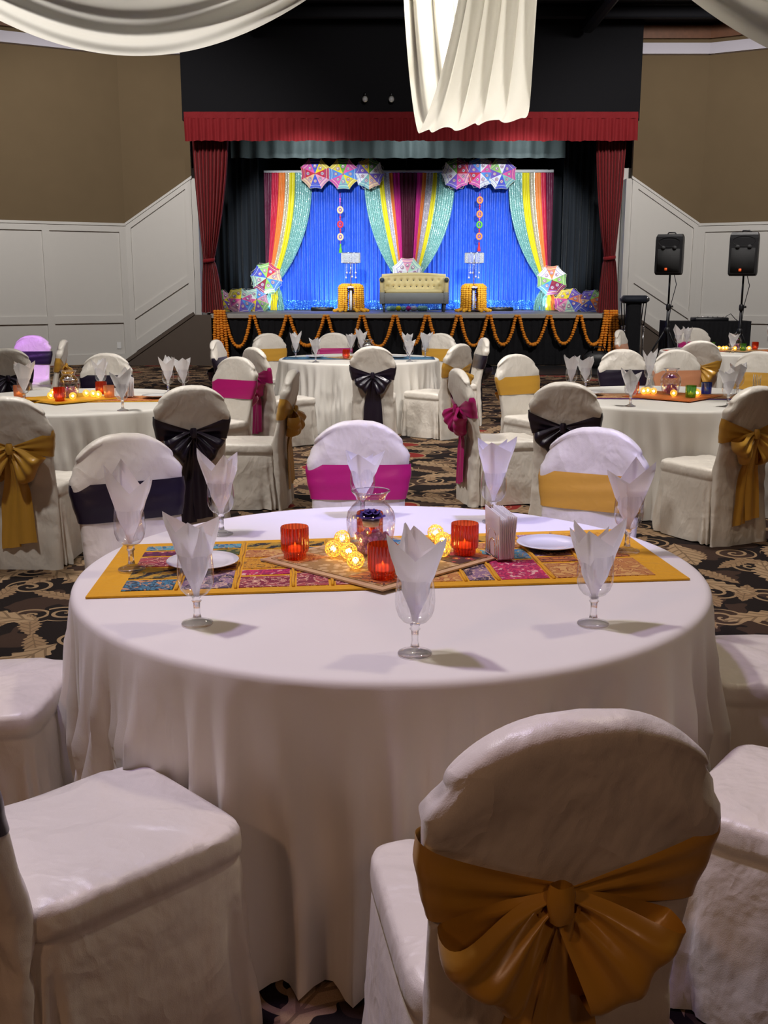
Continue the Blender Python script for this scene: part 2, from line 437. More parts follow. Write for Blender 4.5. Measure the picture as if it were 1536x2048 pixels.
PATCH = [embroidery('embroidered_patch', a, b_, c_, k, i) for i, (a, b_, c_, k) in enumerate([
    ((0.20, 0.012, 0.035), (0.35, 0.05, 0.06), (0.70, 0.45, 0.30), 0),
    ((0.60, 0.30, 0.015), (0.45, 0.18, 0.01), (0.14, 0.07, 0.01), 3),
    ((0.03, 0.14, 0.24), (0.09, 0.30, 0.36), (0.62, 0.38, 0.10), 0),
    ((0.015, 0.012, 0.014), (0.45, 0.25, 0.015), (0.20, 0.16, 0.03), 2),
    ((0.48, 0.16, 0.03), (0.25, 0.06, 0.02), (0.06, 0.015, 0.015), 2),
    ((0.10, 0.012, 0.05), (0.28, 0.05, 0.08), (0.62, 0.42, 0.22), 1),
    ((0.30, 0.01, 0.08), (0.55, 0.03, 0.10), (0.70, 0.40, 0.35), 3),
    ((0.05, 0.07, 0.02), (0.26, 0.20, 0.03), (0.45, 0.08, 0.04), 1),
    ((0.02, 0.03, 0.05), (0.05, 0.18, 0.26), (0.55, 0.25, 0.10), 3),
    ((0.45, 0.19, 0.05), (0.60, 0.34, 0.10), (0.24, 0.03, 0.02), 0),
    ((0.05, 0.02, 0.02), (0.28, 0.03, 0.04), (0.58, 0.40, 0.05), 1),
    ((0.05, 0.03, 0.07), (0.24, 0.14, 0.22), (0.60, 0.42, 0.28), 2)])]

# ------------------------------------------------------------------ mesh helpers
class MB:
    """collects shapes for ONE mesh"""
    def __init__(self): self.v = []; self.f = []; self.mi = []
    def add(self, vs, fs, mi=0):
        o = len(self.v)
        self.v.extend(tuple(map(float, p)) for p in vs)
        self.f.extend(tuple(i + o for i in f) for f in fs)
        self.mi.extend([mi] * len(fs))
        return self
    def box(self, c, s, mi=0, rz=0.0):
        hx, hy, hz = s[0] / 2, s[1] / 2, s[2] / 2
        ca, sa = math.cos(rz), math.sin(rz)
        vs = []
        for dz in (-hz, hz):
            for dx, dy in ((-hx, -hy), (hx, -hy), (hx, hy), (-hx, hy)):
                vs.append((c[0] + dx * ca - dy * sa, c[1] + dx * sa + dy * ca, c[2] + dz))
        return self.add(vs, [(3, 2, 1, 0), (4, 5, 6, 7), (0, 1, 5, 4), (1, 2, 6, 5), (2, 3, 7, 6), (3, 0, 4, 7)], mi)
    def bbox(self, c, s, b=0.01, mi=0, rz=0.0):
        """box with chamfered edges"""
        hx, hy, hz = s[0] / 2, s[1] / 2, s[2] / 2
        b = min(b, hx * .9, hy * .9, hz * .9)
        ca, sa = math.cos(rz), math.sin(rz)
        vs = []; 
        def ring(ix, iy, z):
            p = [(-hx + ix, -hy + iy + b), (-hx + ix + b, -hy + iy), (hx - ix - b, -hy + iy), (hx - ix, -hy + iy + b),
                 (hx - ix, hy - iy - b), (hx - ix - b, hy - iy), (-hx + ix + b, hy - iy), (-hx + ix, hy - iy - b)]
            return [(c[0] + x * ca - y * sa, c[1] + x * sa + y * ca, c[2] + z) for x, y in p]
        for i, z in ((b, -hz), (0, -hz + b), (0, hz - b), (b, hz)): vs += ring(i, i, z)
        fs = [tuple(range(7, -1, -1)), tuple(range(24, 32))]
        for k in range(3):
            for i in range(8):
                j = (i + 1) % 8
                fs.append((k * 8 + i, k * 8 + j, k * 8 + 8 + j, k * 8 + 8 + i))
        return self.add(vs, fs, mi)
    def prism(self, poly, d0, d1, fn, mi=0):
        """polygon of (a, b) extruded between depths d0 and d1; fn(a, b, d) -> xyz"""
        n = len(poly)
        vs = [fn(a, b, d0) for a, b in poly] + [fn(a, b, d1) for a, b in poly]
        fs = [tuple(range(n)), tuple(range(2 * n - 1, n - 1, -1))]
        for i in range(n):
            j = (i + 1) % n
            fs.append((i, i + n, j + n, j))
        return self.add(vs, fs, mi)
    def lathe(self, prof, n=24, c=(0, 0, 0), mi=0, rib=None):
        """prof: list of (r, z)"""
        vs = []
        for k, (r, z) in enumerate(prof):
            for i in range(n):
                a = 2 * PI * i / n
                rr = r * (1 + (rib[1] * math.cos(rib[0] * a) if rib and rib[2] <= k <= rib[3] else 0))
                vs.append((c[0] + rr * math.cos(a), c[1] + rr * math.sin(a), c[2] + z))
        fs = []
        for k in range(len(prof) - 1):
            for i in range(n):
                j = (i + 1) % n
                fs.append((k * n + i, k * n + j, (k + 1) * n + j, (k + 1) * n + i))
        if prof[0][0] > 1e-5: fs.append(tuple(range(n - 1, -1, -1)))
        if prof[-1][0] > 1e-5: fs.append(tuple((len(prof) - 1) * n + i for i in range(n)))
        return self.add(vs, fs, mi)
    def shell(self, prof, n=24, c=(0, 0, 0), mi=0):
        vs = []; fs = []
        for r, z in prof:
            for i in range(n):
                a = 2 * PI * i / n
                vs.append((c[0] + r * math.cos(a), c[1] + r * math.sin(a), c[2] + z))
        for k in range(len(prof) - 1):
            for i in range(n):
                j = (i + 1) % n
                fs.append((k * n + i, k * n + j, (k + 1) * n + j, (k + 1) * n + i))
        return self.add(vs, fs, mi)
    def tube(self, pts, r, n=6, mi=0, cap=True):
        pts = [Vector(p) for p in pts]
        rr = r if hasattr(r, '__len__') else [r] * len(pts)
        vs = []; 
        for k, p in enumerate(pts):
            t = (pts[min(k + 1, len(pts) - 1)] - pts[max(k - 1, 0)])
            if t.length < 1e-9: t = Vector((0, 0, 1))
            t.normalize()
            ref = Vector((0, 0, 1)) if abs(t.z) < 0.9 else Vector((1, 0, 0))
            a = t.cross(ref).normalized(); b = t.cross(a)
            for i in range(n):
                w = 2 * PI * i / n
                vs.append(p + a * (rr[k] * math.cos(w)) + b * (rr[k] * math.sin(w)))
        fs = []
        for k in range(len(pts) - 1):
            for i in range(n):
                j = (i + 1) % n
                fs.append((k * n + i, (k + 1) * n + i, (k + 1) * n + j, k * n + j))
        if cap:
            fs.append(tuple(range(n))); fs.append(tuple((len(pts) - 1) * n + i for i in range(n - 1, -1, -1)))
        return self.add(vs, fs, mi)
    def grid(self, nu, nv, fn, mi=0, closed=False):
        vs = [fn(i / (nu if closed else nu - 1), j / (nv - 1)) for j in range(nv) for i in range(nu)]
        fs = []
        for j in range(nv - 1):
            for i in range(nu if closed else nu - 1):
                i2 = (i + 1) % nu
                fs.append((j * nu + i, j * nu + i2, (j + 1) * nu + i2, (j + 1) * nu + i))
        return self.add(vs, fs, mi)
    def ball(self, c, r, n=8, m=5, mi=0, sc=(1, 1, 1)):
        prof = [(math.sin(PI * k / m), -math.cos(PI * k / m)) for k in range(m + 1)]
        vs = [(c[0], c[1], c[2] - r * sc[2])]
        for k in range(1, m):
            for i in range(n):
                a = 2 * PI * i / n
                vs.append((c[0] + r * sc[0] * prof[k][0] * math.cos(a), c[1] + r * sc[1] * prof[k][0] * math.sin(a), c[2] + r * sc[2] * prof[k][1]))
        vs.append((c[0], c[1], c[2] + r * sc[2]))
        fs = []
        for i in range(n):
            j = (i + 1) % n
            fs.append((0, 1 + j, 1 + i))
            fs.append((len(vs) - 1, 1 + (m - 2) * n + i, 1 + (m - 2) * n + j))
            for k in range(m - 2):
                fs.append((1 + k * n + i, 1 + k * n + j, 1 + (k + 1) * n + j, 1 + (k + 1) * n + i))
        return self.add(vs, fs, mi)
    def mesh(self, name, mats, smooth=True, fix=False):
        me = bpy.data.meshes.new(name)
        me.from_pydata(self.v, [], self.f)
        for m in (mats if isinstance(mats, (list, tuple)) else [mats]): me.materials.append(m)
        if any(self.mi): me.polygons.foreach_set('material_index', self.mi)
        me.polygons.foreach_set('use_smooth', [smooth] * len(self.f))
        if fix:
            bm = bmesh.new(); bm.from_mesh(me)
            bmesh.ops.recalc_face_normals(bm, faces=bm.faces); bm.to_mesh(me); bm.free()
        me.update()
        return me
    def obj(self, name, mats, parent=None, smooth=True, loc=None, rz=None, fix=True):
        return put(name, self.mesh(name, mats, smooth, fix), parent, loc, rz)

def put(name, me, parent=None, loc=None, rz=None, rot=None):
    o = bpy.data.objects.new(name, me)
    COL.objects.link(o)
    if parent: o.parent = parent
    if loc is not None: o.location = loc
    if rz is not None: o.rotation_euler = (0, 0, rz)
    if rot is not None: o.rotation_euler = rot
    return o
def empty(name, loc=(0, 0, 0), rz=0.0, rot=None):
    o = put(name, None, None, loc, rz, rot)
    o.empty_display_size = 0.1
    return o
def tag(o, label, cat, group=None, kind=None):
    o['label'] = label; o['category'] = cat
    if group: o['group'] = group
    if kind: o['kind'] = kind
    return o
def struct(o, label=None):
    o['kind'] = 'structure'
    if label: o['label'] = label
    return o
ORD = ['first', 'second', 'third', 'fourth', 'fifth', 'sixth', 'seventh', 'eighth', 'ninth', 'tenth', 'eleventh', 'twelfth', 'thirteenth']
def sm(x, a, b):
    t = max(0.0, min(1.0, (x - a) / (b - a))); return t * t * (3 - 2 * t)
def wob(*a):
    """cheap smooth wobble in [-1, 1]"""
    s = 0
    for k, x in enumerate(a): s += x * (1.0 + 0.37 * k)
    return 0.5 * math.sin(s) + 0.3 * math.sin(2.17 * s + 1.3) + 0.2 * math.sin(3.71 * s + 4.1)

# ------------------------------------------------------------------ the room
STAGE_Y = 21.3
STAGE_Z = 1.02
CX = 0.55                     # centre line of the stage
f = MB(); f.grid(2, 2, lambda u, v: (-11 + 22 * u, -5 + 33 * v, 0))
struct(f.obj('floor', MAT['carpet'], fix=False), 'patterned carpet with tan leaves and red blooms on black')
c = MB(); c.box((0, 11.5, 6.6), (22, 33, 0.1))
ceil = struct(c.obj('ceiling', MAT['ceiling'], smooth=False), 'black painted open ceiling')
for k in range(4):
    d = MB(); d.bbox((0, 16.8 + 1.25 * k, 6.42), (20, 0.16, 0.2), 0.02)
    d.obj('ceiling_joist', MAT['ceiling'], ceil, smooth=False)
for x in (-2.6, 1.1, 3.8):
    d = MB(); d.tube([(x, 12, 6.3), (x, 21, 6.3)], 0.14, 10)
    d.obj('duct', MAT['black_metal'], ceil)
dm = MB(); dm.box((3.4, 20.0, 0.006), (5.2, 2.2, 0.012))
struct(dm.obj('dance_floor', plain('dark_dance_floor', (0.012, 0.012, 0.014), 0.35), smooth=False), 'dark dance floor panel in front of the stage')

def side_wall(side):
    """side = -1 left, +1 right: wall beside the stage along the stair, then splayed towards the hall"""
    nm = 'left' if side < 0 else 'right'
    xin = -3.87 if side < 0 else 4.98      # edge next to the stage opening
    xco = -5.24 if side < 0 else 6.38      # corner where the wall splays
    yw = 22.0
    ang = R(29)
    # frame a along wall away from the stage, b = height, d = depth towards the hall
    def fa(a, b, d):
        L1 = abs(xco - xin)
        if a <= L1: return (xin + side * a, yw - d, b)
        k = a - L1
        return (xco + side * (k * math.cos(ang)) - side * d * math.sin(ang), yw - k * math.sin(ang) - d * math.cos(ang), b)
    L1 = abs(xco - xin); L2 = L1 + 6.2
    root = empty('wall_' + nm); struct(root, 'tan upper wall over white panelled wainscot %s of the stage' % nm)
    ztop = 6.55
    for a0, a1 in ((0.0, L1), (L1 + 0.0001, L2)):
        MB().prism([(a0, 0), (a1, 0), (a1, ztop), (a0, ztop)], -0.12, 0.0, fa).obj('upper_wall', MAT['tan'], root, smooth=False)
    zs, zl = at(382, 352, 22)[2] - 0.05, at(250, 447, 22)[2] - 0.05     # wainscot top beside the stage, along the hall
    msl, mll = at(380, 558, 22)[2], at(262, 645, 22)[2]   # middle rail
    e = 0.0001
    sl = (zs - zl) / L1
    # wainscot boards
    MB().prism([(0, 0), (L1, 0), (L1, zl), (0, zs)], 0.0, 0.02, fa).obj('panel', MAT['white_paint'], root, smooth=False)
    MB().prism([(L1 + e, 0), (L2, 0), (L2, zl), (L1 + e, zl)], 0.0, 0.02, fa).obj('panel', MAT['white_paint'], root, smooth=False)
    def piece(nme, poly, d1=0.055, d0=0.02, mat='white_paint'):
        MB().prism(poly, d0, d1, fa).obj(nme, MAT[mat], root, smooth=False)
    def hrail(a0, a1, z0a, z0b, h, d1=0.055, nme='rail'):
        piece(nme, [(a0, z0a), (a1, z0b), (a1, z0b + h), (a0, z0a + h)], d1)
    hrail(0, L1, zs - 0.12, zl - 0.12, 0.12); hrail(L1 + e, L2, zl - 0.12, zl - 0.12, 0.12)
    hrail(-0.02, L1, zs, zl, 0.05, 0.075, 'cap_moulding'); hrail(L1 + e, L2, zl, zl, 0.05, 0.075, 'cap_moulding')
    hrail(0, L1, msl, mll, 0.15); hrail(L1 + e, L2, mll, mll, 0.15)
    hrail(0, L1, 1.08, 0.16, 0.22); hrail(L1 + e, L2, 0, 0, 0.2)
    for a in (0.0, L1 - 0.12):
        h = zs - a * sl
        piece('stile', [(a, 0), (a + 0.12, 0), (a + 0.12, h - 0.12 * sl), (a, h)], 0.057)
    a = L1 + 0.001
    while a < L2:
        piece('stile', [(a, 0), (a + 0.14, 0), (a + 0.14, zl), (a, zl)], 0.057)
        a += 1.52
    MB().prism([(-0.12, 0), (-0.001, 0), (-0.001, zs), (-0.12, zs)], -0.3, 0.03, fa).obj('jamb', MAT['white_paint'], root, smooth=False)
    # crown and beam under the ceiling
    MB().prism([(-0.05, 5.98), (L1, 5.98), (L1, 6.18), (-0.05, 6.18)], 0.0, 0.14, fa).obj('crown_moulding', MAT['crown'], root, smooth=False)
    MB().prism([(L1 + e, 5.98), (L2, 5.98), (L2, 6.18), (L1 + e, 6.18)], 0.0, 0.14, fa).obj('crown_moulding', MAT['crown'], root, smooth=False)
    MB().prism([(-0.02, 6.27), (L1, 6.27), (L1, 6.5), (-0.02, 6.5)], 0.0, 0.11, fa).obj('wood_beam', MAT['wood_beam'], root, smooth=False)
    MB().prism([(L1 + e, 6.27), (L2, 6.27), (L2, 6.5), (L1 + e, 6.5)], 0.0, 0.11, fa).obj('wood_beam', MAT['wood_beam'], root, smooth=False)
    if side < 0:
        MB().prism([(L1 + .22, .30), (L1 + .30, .30), (L1 + .30, .43), (L1 + .22, .43)], 0.02, 0.03, fa).obj('outlet_plate', MAT['china'], root, smooth=False)
    end = fa(L2, 0, 0)
    w = MB(); w.box((end[0] - side * 0.0, (end[1] - 5) / 2, 3.3), (0.12, end[1] + 5, 6.6))
    struct(w.obj('wall_%s_side' % nm, MAT['tan'], smooth=False), 'tan side wall of the hall')
    # stair along the wall up to the stage
    st = struct(empty('stair_' + nm), 'carpeted stair with taupe side rising to the stage on the %s' % nm)
    x_top = xin + side * -0.10
    n = 5; run = 0.25
    for k in range(n):
        h = STAGE_Z - (k + 1) * STAGE_Z / (n + 1)
        x0 = x_top + side * run * k; x1 = x0 + side * run
        b = MB(); b.bbox(((x0 + x1) / 2, (STAGE_Y - 0.06 + yw - 0.08) / 2, h / 2), (run, yw - 0.08 - STAGE_Y + 0.06 - 0.14, h), 0.012)
        b.obj('step', MAT['carpet'], st, smooth=False)
        nb = MB(); nb.bbox((x1 + side * 0.005, (STAGE_Y - 0.06 + yw - 0.08) / 2, h - 0.02), (0.03, yw - 0.08 - STAGE_Y + 0.06 - 0.15, 0.035), 0.008)
        nb.obj('nosing', MAT['taupe'], st, smooth=False)
    def fs(a, b, d): return (x_top + side * a, STAGE_Y - 0.06 + d, b)
    Lr = run * (n + 0.6)
    MB().prism([(-0.33, 0), (Lr, 0), (Lr, 0.05), (0.05, STAGE_Z - 0.02), (-0.33, STAGE_Z - 0.02)], 0.0, 0.07, fs).obj('stringer', MAT['taupe'], st, smooth=False)
    def fc(a, b, d): return (x_top + side * a, STAGE_Y - 0.08 + d, b)
    MB().prism([(0.0, STAGE_Z - 0.02), (Lr, 0.05), (Lr + 0.05, 0.09), (0.03, STAGE_Z + 0.03)], 0.0, 0.11, fc).obj('stringer_cap', MAT['taupe'], st, smooth=False)
side_wall(-1)
side_wall(1)
bw = MB(); bw.box((0, -5, 3.3), (22, 0.1, 6.6))
struct(bw.obj('wall_rear', MAT['tan'], smooth=False), 'tan wall behind the photographer')

# black proscenium wall
pw = MB()
pw.box((0.52, STAGE_Y + 0.45, 5.65), (8.86, 0.5, 1.9))
struct(pw.obj('wall_stage', MAT['blackwall'], smooth=False), 'black wall above the red stage valance')
for k, u in enumerate((730, 783)):
    p = at(u, 196, STAGE_Y)
    t = empty('wall_spotlight', (p[0], STAGE_Y + 0.15, p[2])); tag(t, 'small round spotlight on the black wall, %s of the pair' % ('left' if k == 0 else 'right'), 'spotlight', 'wall spotlights')
    MB().bbox((0, -0.01, 0.09), (0.05, 0.03, 0.07), 0.006).obj('bracket', MAT['black_metal'], t)
    b = MB(); b.tube([(0, -0.02, 0.02), (0, -0.10, -0.02)], 0.052, 14); b.obj('housing', MAT['stage_edge'], t)
    b = MB(); b.tube([(0, -0.101, -0.02), (0, -0.108, -0.023)], 0.042, 14); b.obj('lens', MAT['crystal'], t)

# stage box
sg = struct(empty('stage'), 'raised stage with grey floor and black skirt')
b = MB(); b.box((0.645, STAGE_Y + 0.35, STAGE_Z - 0.05), (8.15, 0.7, 0.1)); b.box((CX, STAGE_Y + 2.9, STAGE_Z - 0.05), (12.6, 4.3, 0.1)); b.obj('stage_deck', MAT['stage_floor'], sg, smooth=False)
b = MB(); b.bbox((0.645, STAGE_Y - 0.01, STAGE_Z - 0.045), (8.2, 0.06, 0.09), 0.01); b.obj('stage_edge', MAT['stage_edge'], sg, smooth=False)
b = MB(); b.grid(260, 6, lambda u, v: (0.645 - 4.06 + 8.12 * u, STAGE_Y + 0.02 + 0.018 * math.sin(u * 420) * (0.4 + 0.6 * v) + 0.012 * wob(u * 90), (STAGE_Z - 0.09) * (1 - v) + 0.01))
b.obj('stage_skirt', MAT['black_cloth'], sg, fix=False)
b = MB()
b.box((CX, 26.4, 3.2), (12, 0.1, 6.4)); b.box((CX - 6, 24.4, 3.2), (0.1, 4, 6.4)); b.box((CX + 6.2, 24.4, 3.2), (0.1, 4, 6.4))
struct(b.obj('wall_stage_back', MAT['blackwall'], smooth=False), 'black walls around the stage')
b = MB(); b.box((CX + 4.30, 22.35, 2.4), (0.6, 0.06, 3.0)); b.box((CX - 4.33, 22.35, 2.4), (0.5, 0.06, 3.0))
struct(b.obj('wall_wing', MAT['white_paint'], smooth=False), 'pale wing wall behind the tied red curtains')

# black masking drapes
def pleated(name, x0, x1, y, z0, z1, n, amp, mat, nu=None, seed=0.0, hem=0.0, parent=None, bot=1.0):
    nu = nu or int(n * 8)
    b = MB()
    def fn(u, v):
        x = x0 + (x1 - x0) * u
        ph = 2 * PI * n * u + 0.8 * wob(u * n * 0.9 + seed)
        yy = y + amp * math.sin(ph) * (0.55 + 0.45 * v * bot) + amp * 0.4 * wob(u * 37 + seed, v * 2)
        return (x + amp * 0.4 * math.cos(ph * 0.5) * v, yy, z1 + (z0 - z1) * v + hem * wob(u * n * 1.3 + seed) * (1 if v > 0.99 else 0))
    b.grid(nu, 7, fn)
    return b.obj(name, mat, parent, fix=False)
tag(pleated('backstage_drape', CX - 5.8, CX + 5.9, 25.6, STAGE_Z + 0.01, 6.2, 34, 0.07, MAT['black_drape']), 'black drape across the back of the stage behind the blue cloth', 'curtain')
tag(pleated('wing_drape', -4.2, -2.75, 24.2, STAGE_Z + 0.01, 6.0, 9, 0.06, MAT['black_drape'], seed=2), 'black side drape beside the left rainbow swag', 'curtain', 'stage wing drapes')
tag(pleated('wing_drape', 3.95, 5.15, 24.2, STAGE_Z + 0.01, 6.0, 8, 0.06, MAT['black_drape'], seed=5), 'black side drape beside the right rainbow swag', 'curtain', 'stage wing drapes')
tag(pleated('border_drape', -3.2, 3.75, 22.9, 4.16, 5.3, 20, 0.05, MAT['grey_border'], seed=1), 'grey pleated border cloth hanging behind the red valance', 'curtain')
# red valance: shirred band over a pleated skirt
va = empty('stage_valance', (0, 0, 0)); tag(va, 'red velvet pleated valance across the top of the stage', 'valance')
pleated('heading_band', 0.515 - 4.35, 0.515 + 4.35, STAGE_Y - 0.05, 4.70, 4.82, 30, 0.012, MAT['red_velvet'], 300, 3, parent=va)
pleated('valance_skirt', 0.515 - 4.35, 0.515 + 4.35, STAGE_Y - 0.05, 4.29, 4.71, 62, 0.026, MAT['red_velvet'], 500, 4, hem=0.012, parent=va)

def tied_curtain(name, top, tie, bot, y, zt, ztie, zb, label, nf=9):
    """top/tie/bot: (x0, x1) edges at the top, at the tie-back and at the floor"""
    root = empty(name, ((bot[0] + bot[1]) / 2, y, zb)); tag(root, label, 'curtain', 'red stage curtains')
    ox, oz = root.location.x, zb
    def part(a, c, z0, z1, p):
        b = MB()
        def fn(u, v):
            w = v ** p
            x0 = a[0] + (c[0] - a[0]) * w; x1 = a[1] + (c[1] - a[1]) * w
            amp = 0.045 * (0.5 + (x1 - x0))
            ph = 2 * PI * nf * u + 0.7 * wob(u * 21)
            return (x0 + (x1 - x0) * u - ox, amp * math.sin(ph), z0 + (z1 - z0) * v - oz + (0.012 * wob(u * 25) if v in (0.0, 1.0) and p < 1 else 0))
        b.grid(nf * 9, 16, fn)
        return b
    part(top, tie, zt, ztie, 1.7).obj('upper_drape', MAT['red_velvet'], root, fix=False)
    part(tie, bot, ztie, zb, 0.62).obj('lower_drape', MAT['red_velvet'], root, fix=False)
    mx = (tie[0] + tie[1]) / 2 - ox; hw = (tie[1] - tie[0]) / 2 + 0.012
    b = MB(); b.lathe([(1, -0.035), (1.06, 0), (1, 0.035)], 20)
    b.v = [(mx + x * hw, yy * 0.075, ztie - oz + z + 0.015 * x) for x, yy, z in b.v]
    b.obj('tie_band', MAT['red_velvet'], root)
def X(u, Y=21.3, v=500): return at(u, v, Y)[0]
tied_curtain('stage_curtain', (X(376, v=281), X(451, v=281)), (X(399), X(421)), (X(396, v=620), X(442, v=620)), STAGE_Y + 0.42, 4.6, at(400, 521, 21.7)[2], STAGE_Z + 0.01, 'red velvet curtain tied back at the left side of the stage')
tied_curtain('stage_curtain', (X(1201, v=281), X(1263, v=281)), (X(1217), X(1240)), (X(1203, v=620), X(1246, v=620)), STAGE_Y + 0.42, 4.6, at(1228, 516, 21.7)[2], STAGE_Z + 0.01, 'red velvet curtain tied back at the right side of the stage')

# ------------------------------------------------------------------ stage decor
BY = 24.3
bar_z = at(800, 344, BY)[2]
bp0, bp1 = at(528, 345, BY), at(1107, 341, BY)
b = MB(); b.tube([(bp0[0], BY, bar_z), (bp1[0], BY, bar_z + 0.02)], 0.036, 10)
br = empty('backdrop_bar', (0, 0, 0)); tag(br, 'long white pipe that carries the blue and rainbow drapes', 'pipe')
b.obj('pipe', MAT['china'], br)
for u in (814, 1098):
    p = at(u, 343, BY)
    MB().tube([(p[0], BY, bar_z), (p[0] - 0.05, BY, 6.4)], 0.004, 5).obj('hanging_wire', MAT['black_metal'], br)
    MB().bbox((p[0], BY, bar_z + 0.03), (0.06, 0.05, 0.07), 0.01).obj('clamp', MAT['chrome'], br)
for x in (bp0[0] + 0.03, bp1[0] - 0.03):
    MB().tube([(x, BY + 0.1, STAGE_Z), (x, BY + 0.02, bar_z)], 0.022, 8).obj('upright', MAT['black_metal'], br)

bd = empty('blue_backdrop', (0, 0, 0)); tag(bd, 'royal blue sheer cloth hanging behind the sofa with sequinned hem', 'backdrop')
x0, x1 = bp0[0] + 0.06, bp1[0] - 0.06
nfold = 64
def blue(u, v):
    x = x0 + (x1 - x0) * u
    ph = 2 * PI * nfold * u + 1.1 * wob(u * 50)
    y = BY + 0.16 + 0.03 * math.sin(ph) + 0.05 * wob(u * 23, v * 1.5) - 0.35 * sm(v, 0.93, 1.0) * (0.55 + 0.45 * wob(u * 60))
    return (x, y, bar_z + (STAGE_Z + 0.015 - bar_z) * v)
m = MB(); m.grid(460, 22, lambda u, v: blue(u, v * 0.93)); m.obj('blue_cloth', MAT['blue_backdrop'], bd, fix=False)
m = MB(); m.grid(460, 9, lambda u, v: blue(u, 0.93 + 0.07 * v)); m.obj('sequin_hem', MAT['blue_sequin'], bd, fix=False)

def swag(label, tops, cols, botx, zt, zb, bow, yoff=0.0):
    """strips gathered from the bar to a tie point; tops / botx are edges in world X"""
    root = empty('rainbow_swag', (0, 0, 0)); tag(root, label, 'drape', 'rainbow swags on the backdrop')
    n = len(cols)
    for k, cn in enumerate(cols):
        t0, t1 = tops[k], tops[k + 1]; b0, b1 = botx[k], botx[k + 1]
        z0, z1 = zb[k], zb[k + 1]; e0, e1 = bow[k], bow[k + 1]
        fo = max(1, round(abs(t1 - t0) / 0.09))
        def fn(u, v):
            w0, w1 = v ** e0, v ** e1
            xa = t0 + (b0 - t0) * w0; xb = t1 + (b1 - t1) * w1
            z = zt + ((z0 + (z1 - z0) * u) - zt) * v
            wd = abs(xb - xa)
            return (xa + (xb - xa) * u, BY - 0.06 + yoff - 0.012 * k * v - 0.03 * math.sin(2 * PI * fo * u + k) * (0.4 + wd), z)
        m = MB(); m.grid(fo * 7 + 2, 26, fn)
        m.obj('fabric_strip', STRIP[cn], root, fix=False)
    return root
def xs(us, v=343): return [at(u, v, BY)[0] for u in us]
zt = bar_z - 0.02
tz = lambda v: at(800, v, BY)[2]
swag('rainbow striped swag gathered to the left of the stage', xs([528, 544, 558, 571, 579, 590, 624]), ['maroon', 'crimson', 'orange', 'gold', 'yellow', 'green'],
     xs([532, 537, 541, 545, 549, 555, 562], 540), zt, [tz(v) for v in (545, 545, 546, 548, 551, 555, 560)], [1.2, 1.3, 1.6, 1.8, 2.0, 2.1, 2.4])
swag('rainbow striped swag gathered to the right of the stage', xs([1017, 1044, 1058, 1069, 1081, 1091, 1107]), ['green', 'yellow', 'gold', 'orange', 'crimson', 'maroon'],
     xs([1074, 1080, 1085, 1089, 1092, 1095, 1100], 540), zt, [tz(v) for v in (555, 552, 549, 547, 546, 545, 545)], [2.4, 2.1, 1.9, 1.7, 1.4, 1.3, 1.2])
swag('rainbow striped swag gathered in a point behind the sofa', xs([728, 758, 767, 778, 785, 800, 834, 845, 853, 866, 874, 910]),
     ['green', 'yellow', 'silver', 'orange', 'magenta', 'maroon', 'magenta', 'orange', 'silver', 'yellow', 'green'],
     xs([786, 794, 799, 801, 803, 806, 824, 827, 829, 832, 836, 844], 545), zt, [tz(548)] * 12, [2.3, 1.7, 1.5, 1.3, 1.2, 1.1, 1.1, 1.2, 1.3, 1.5, 1.8, 2.4])

# fabric tails spilling on the stage below the side swags
def spill(u0, u1, vtop, ut, cols, label):
    root = empty('fabric_spill', (at(ut, 600, 24)[0], 24.0, STAGE_Z)); tag(root, label, 'fabric', 'fabric tails on the stage floor')
    ox = root.location.x
    for k, cn in enumerate(cols):
        a = u0 + (u1 - u0) * k / len(cols); c_ = u0 + (u1 - u0) * (k + 1) / len(cols)
        xa, xb = at(a, 612, 24)[0] - ox, at(c_, 612, 24)[0] - ox
        xt = at(ut, vtop, 24)[0] - ox; zt_ = at(ut, vtop, 24)[2] - STAGE_Z
        def fn(u, v):
            xx = xt + (u - 0.5) * 0.08 + k * 0.03
            xe = xa + (xb - xa) * u
            w = sm(v, 0, 1) ** 0.9
            return (xx + (xe - xx) * w + 0.02 * wob(u * 9 + k, v * 6), -0.05 - 0.28 * v * v - 0.05 * math.sin(u * 14 + k) * v, zt_ * (1 - v) ** 1.1 + 0.012 + 0.02 * v * (1 - v) * wob(u * 11))
        m = MB(); m.grid(18, 14, fn); m.obj('fabric_tail', STRIP[cn], root, fix=False)
spill(528, 572, 560, 548, ['green', 'yellow', 'green'], 'yellow and aqua fabric tails pooled under the left parasol')
spill(1062, 1112, 560, 1090, ['green', 'green', 'yellow', 'orange'], 'seafoam and yellow fabric tails pooled under the right parasol')

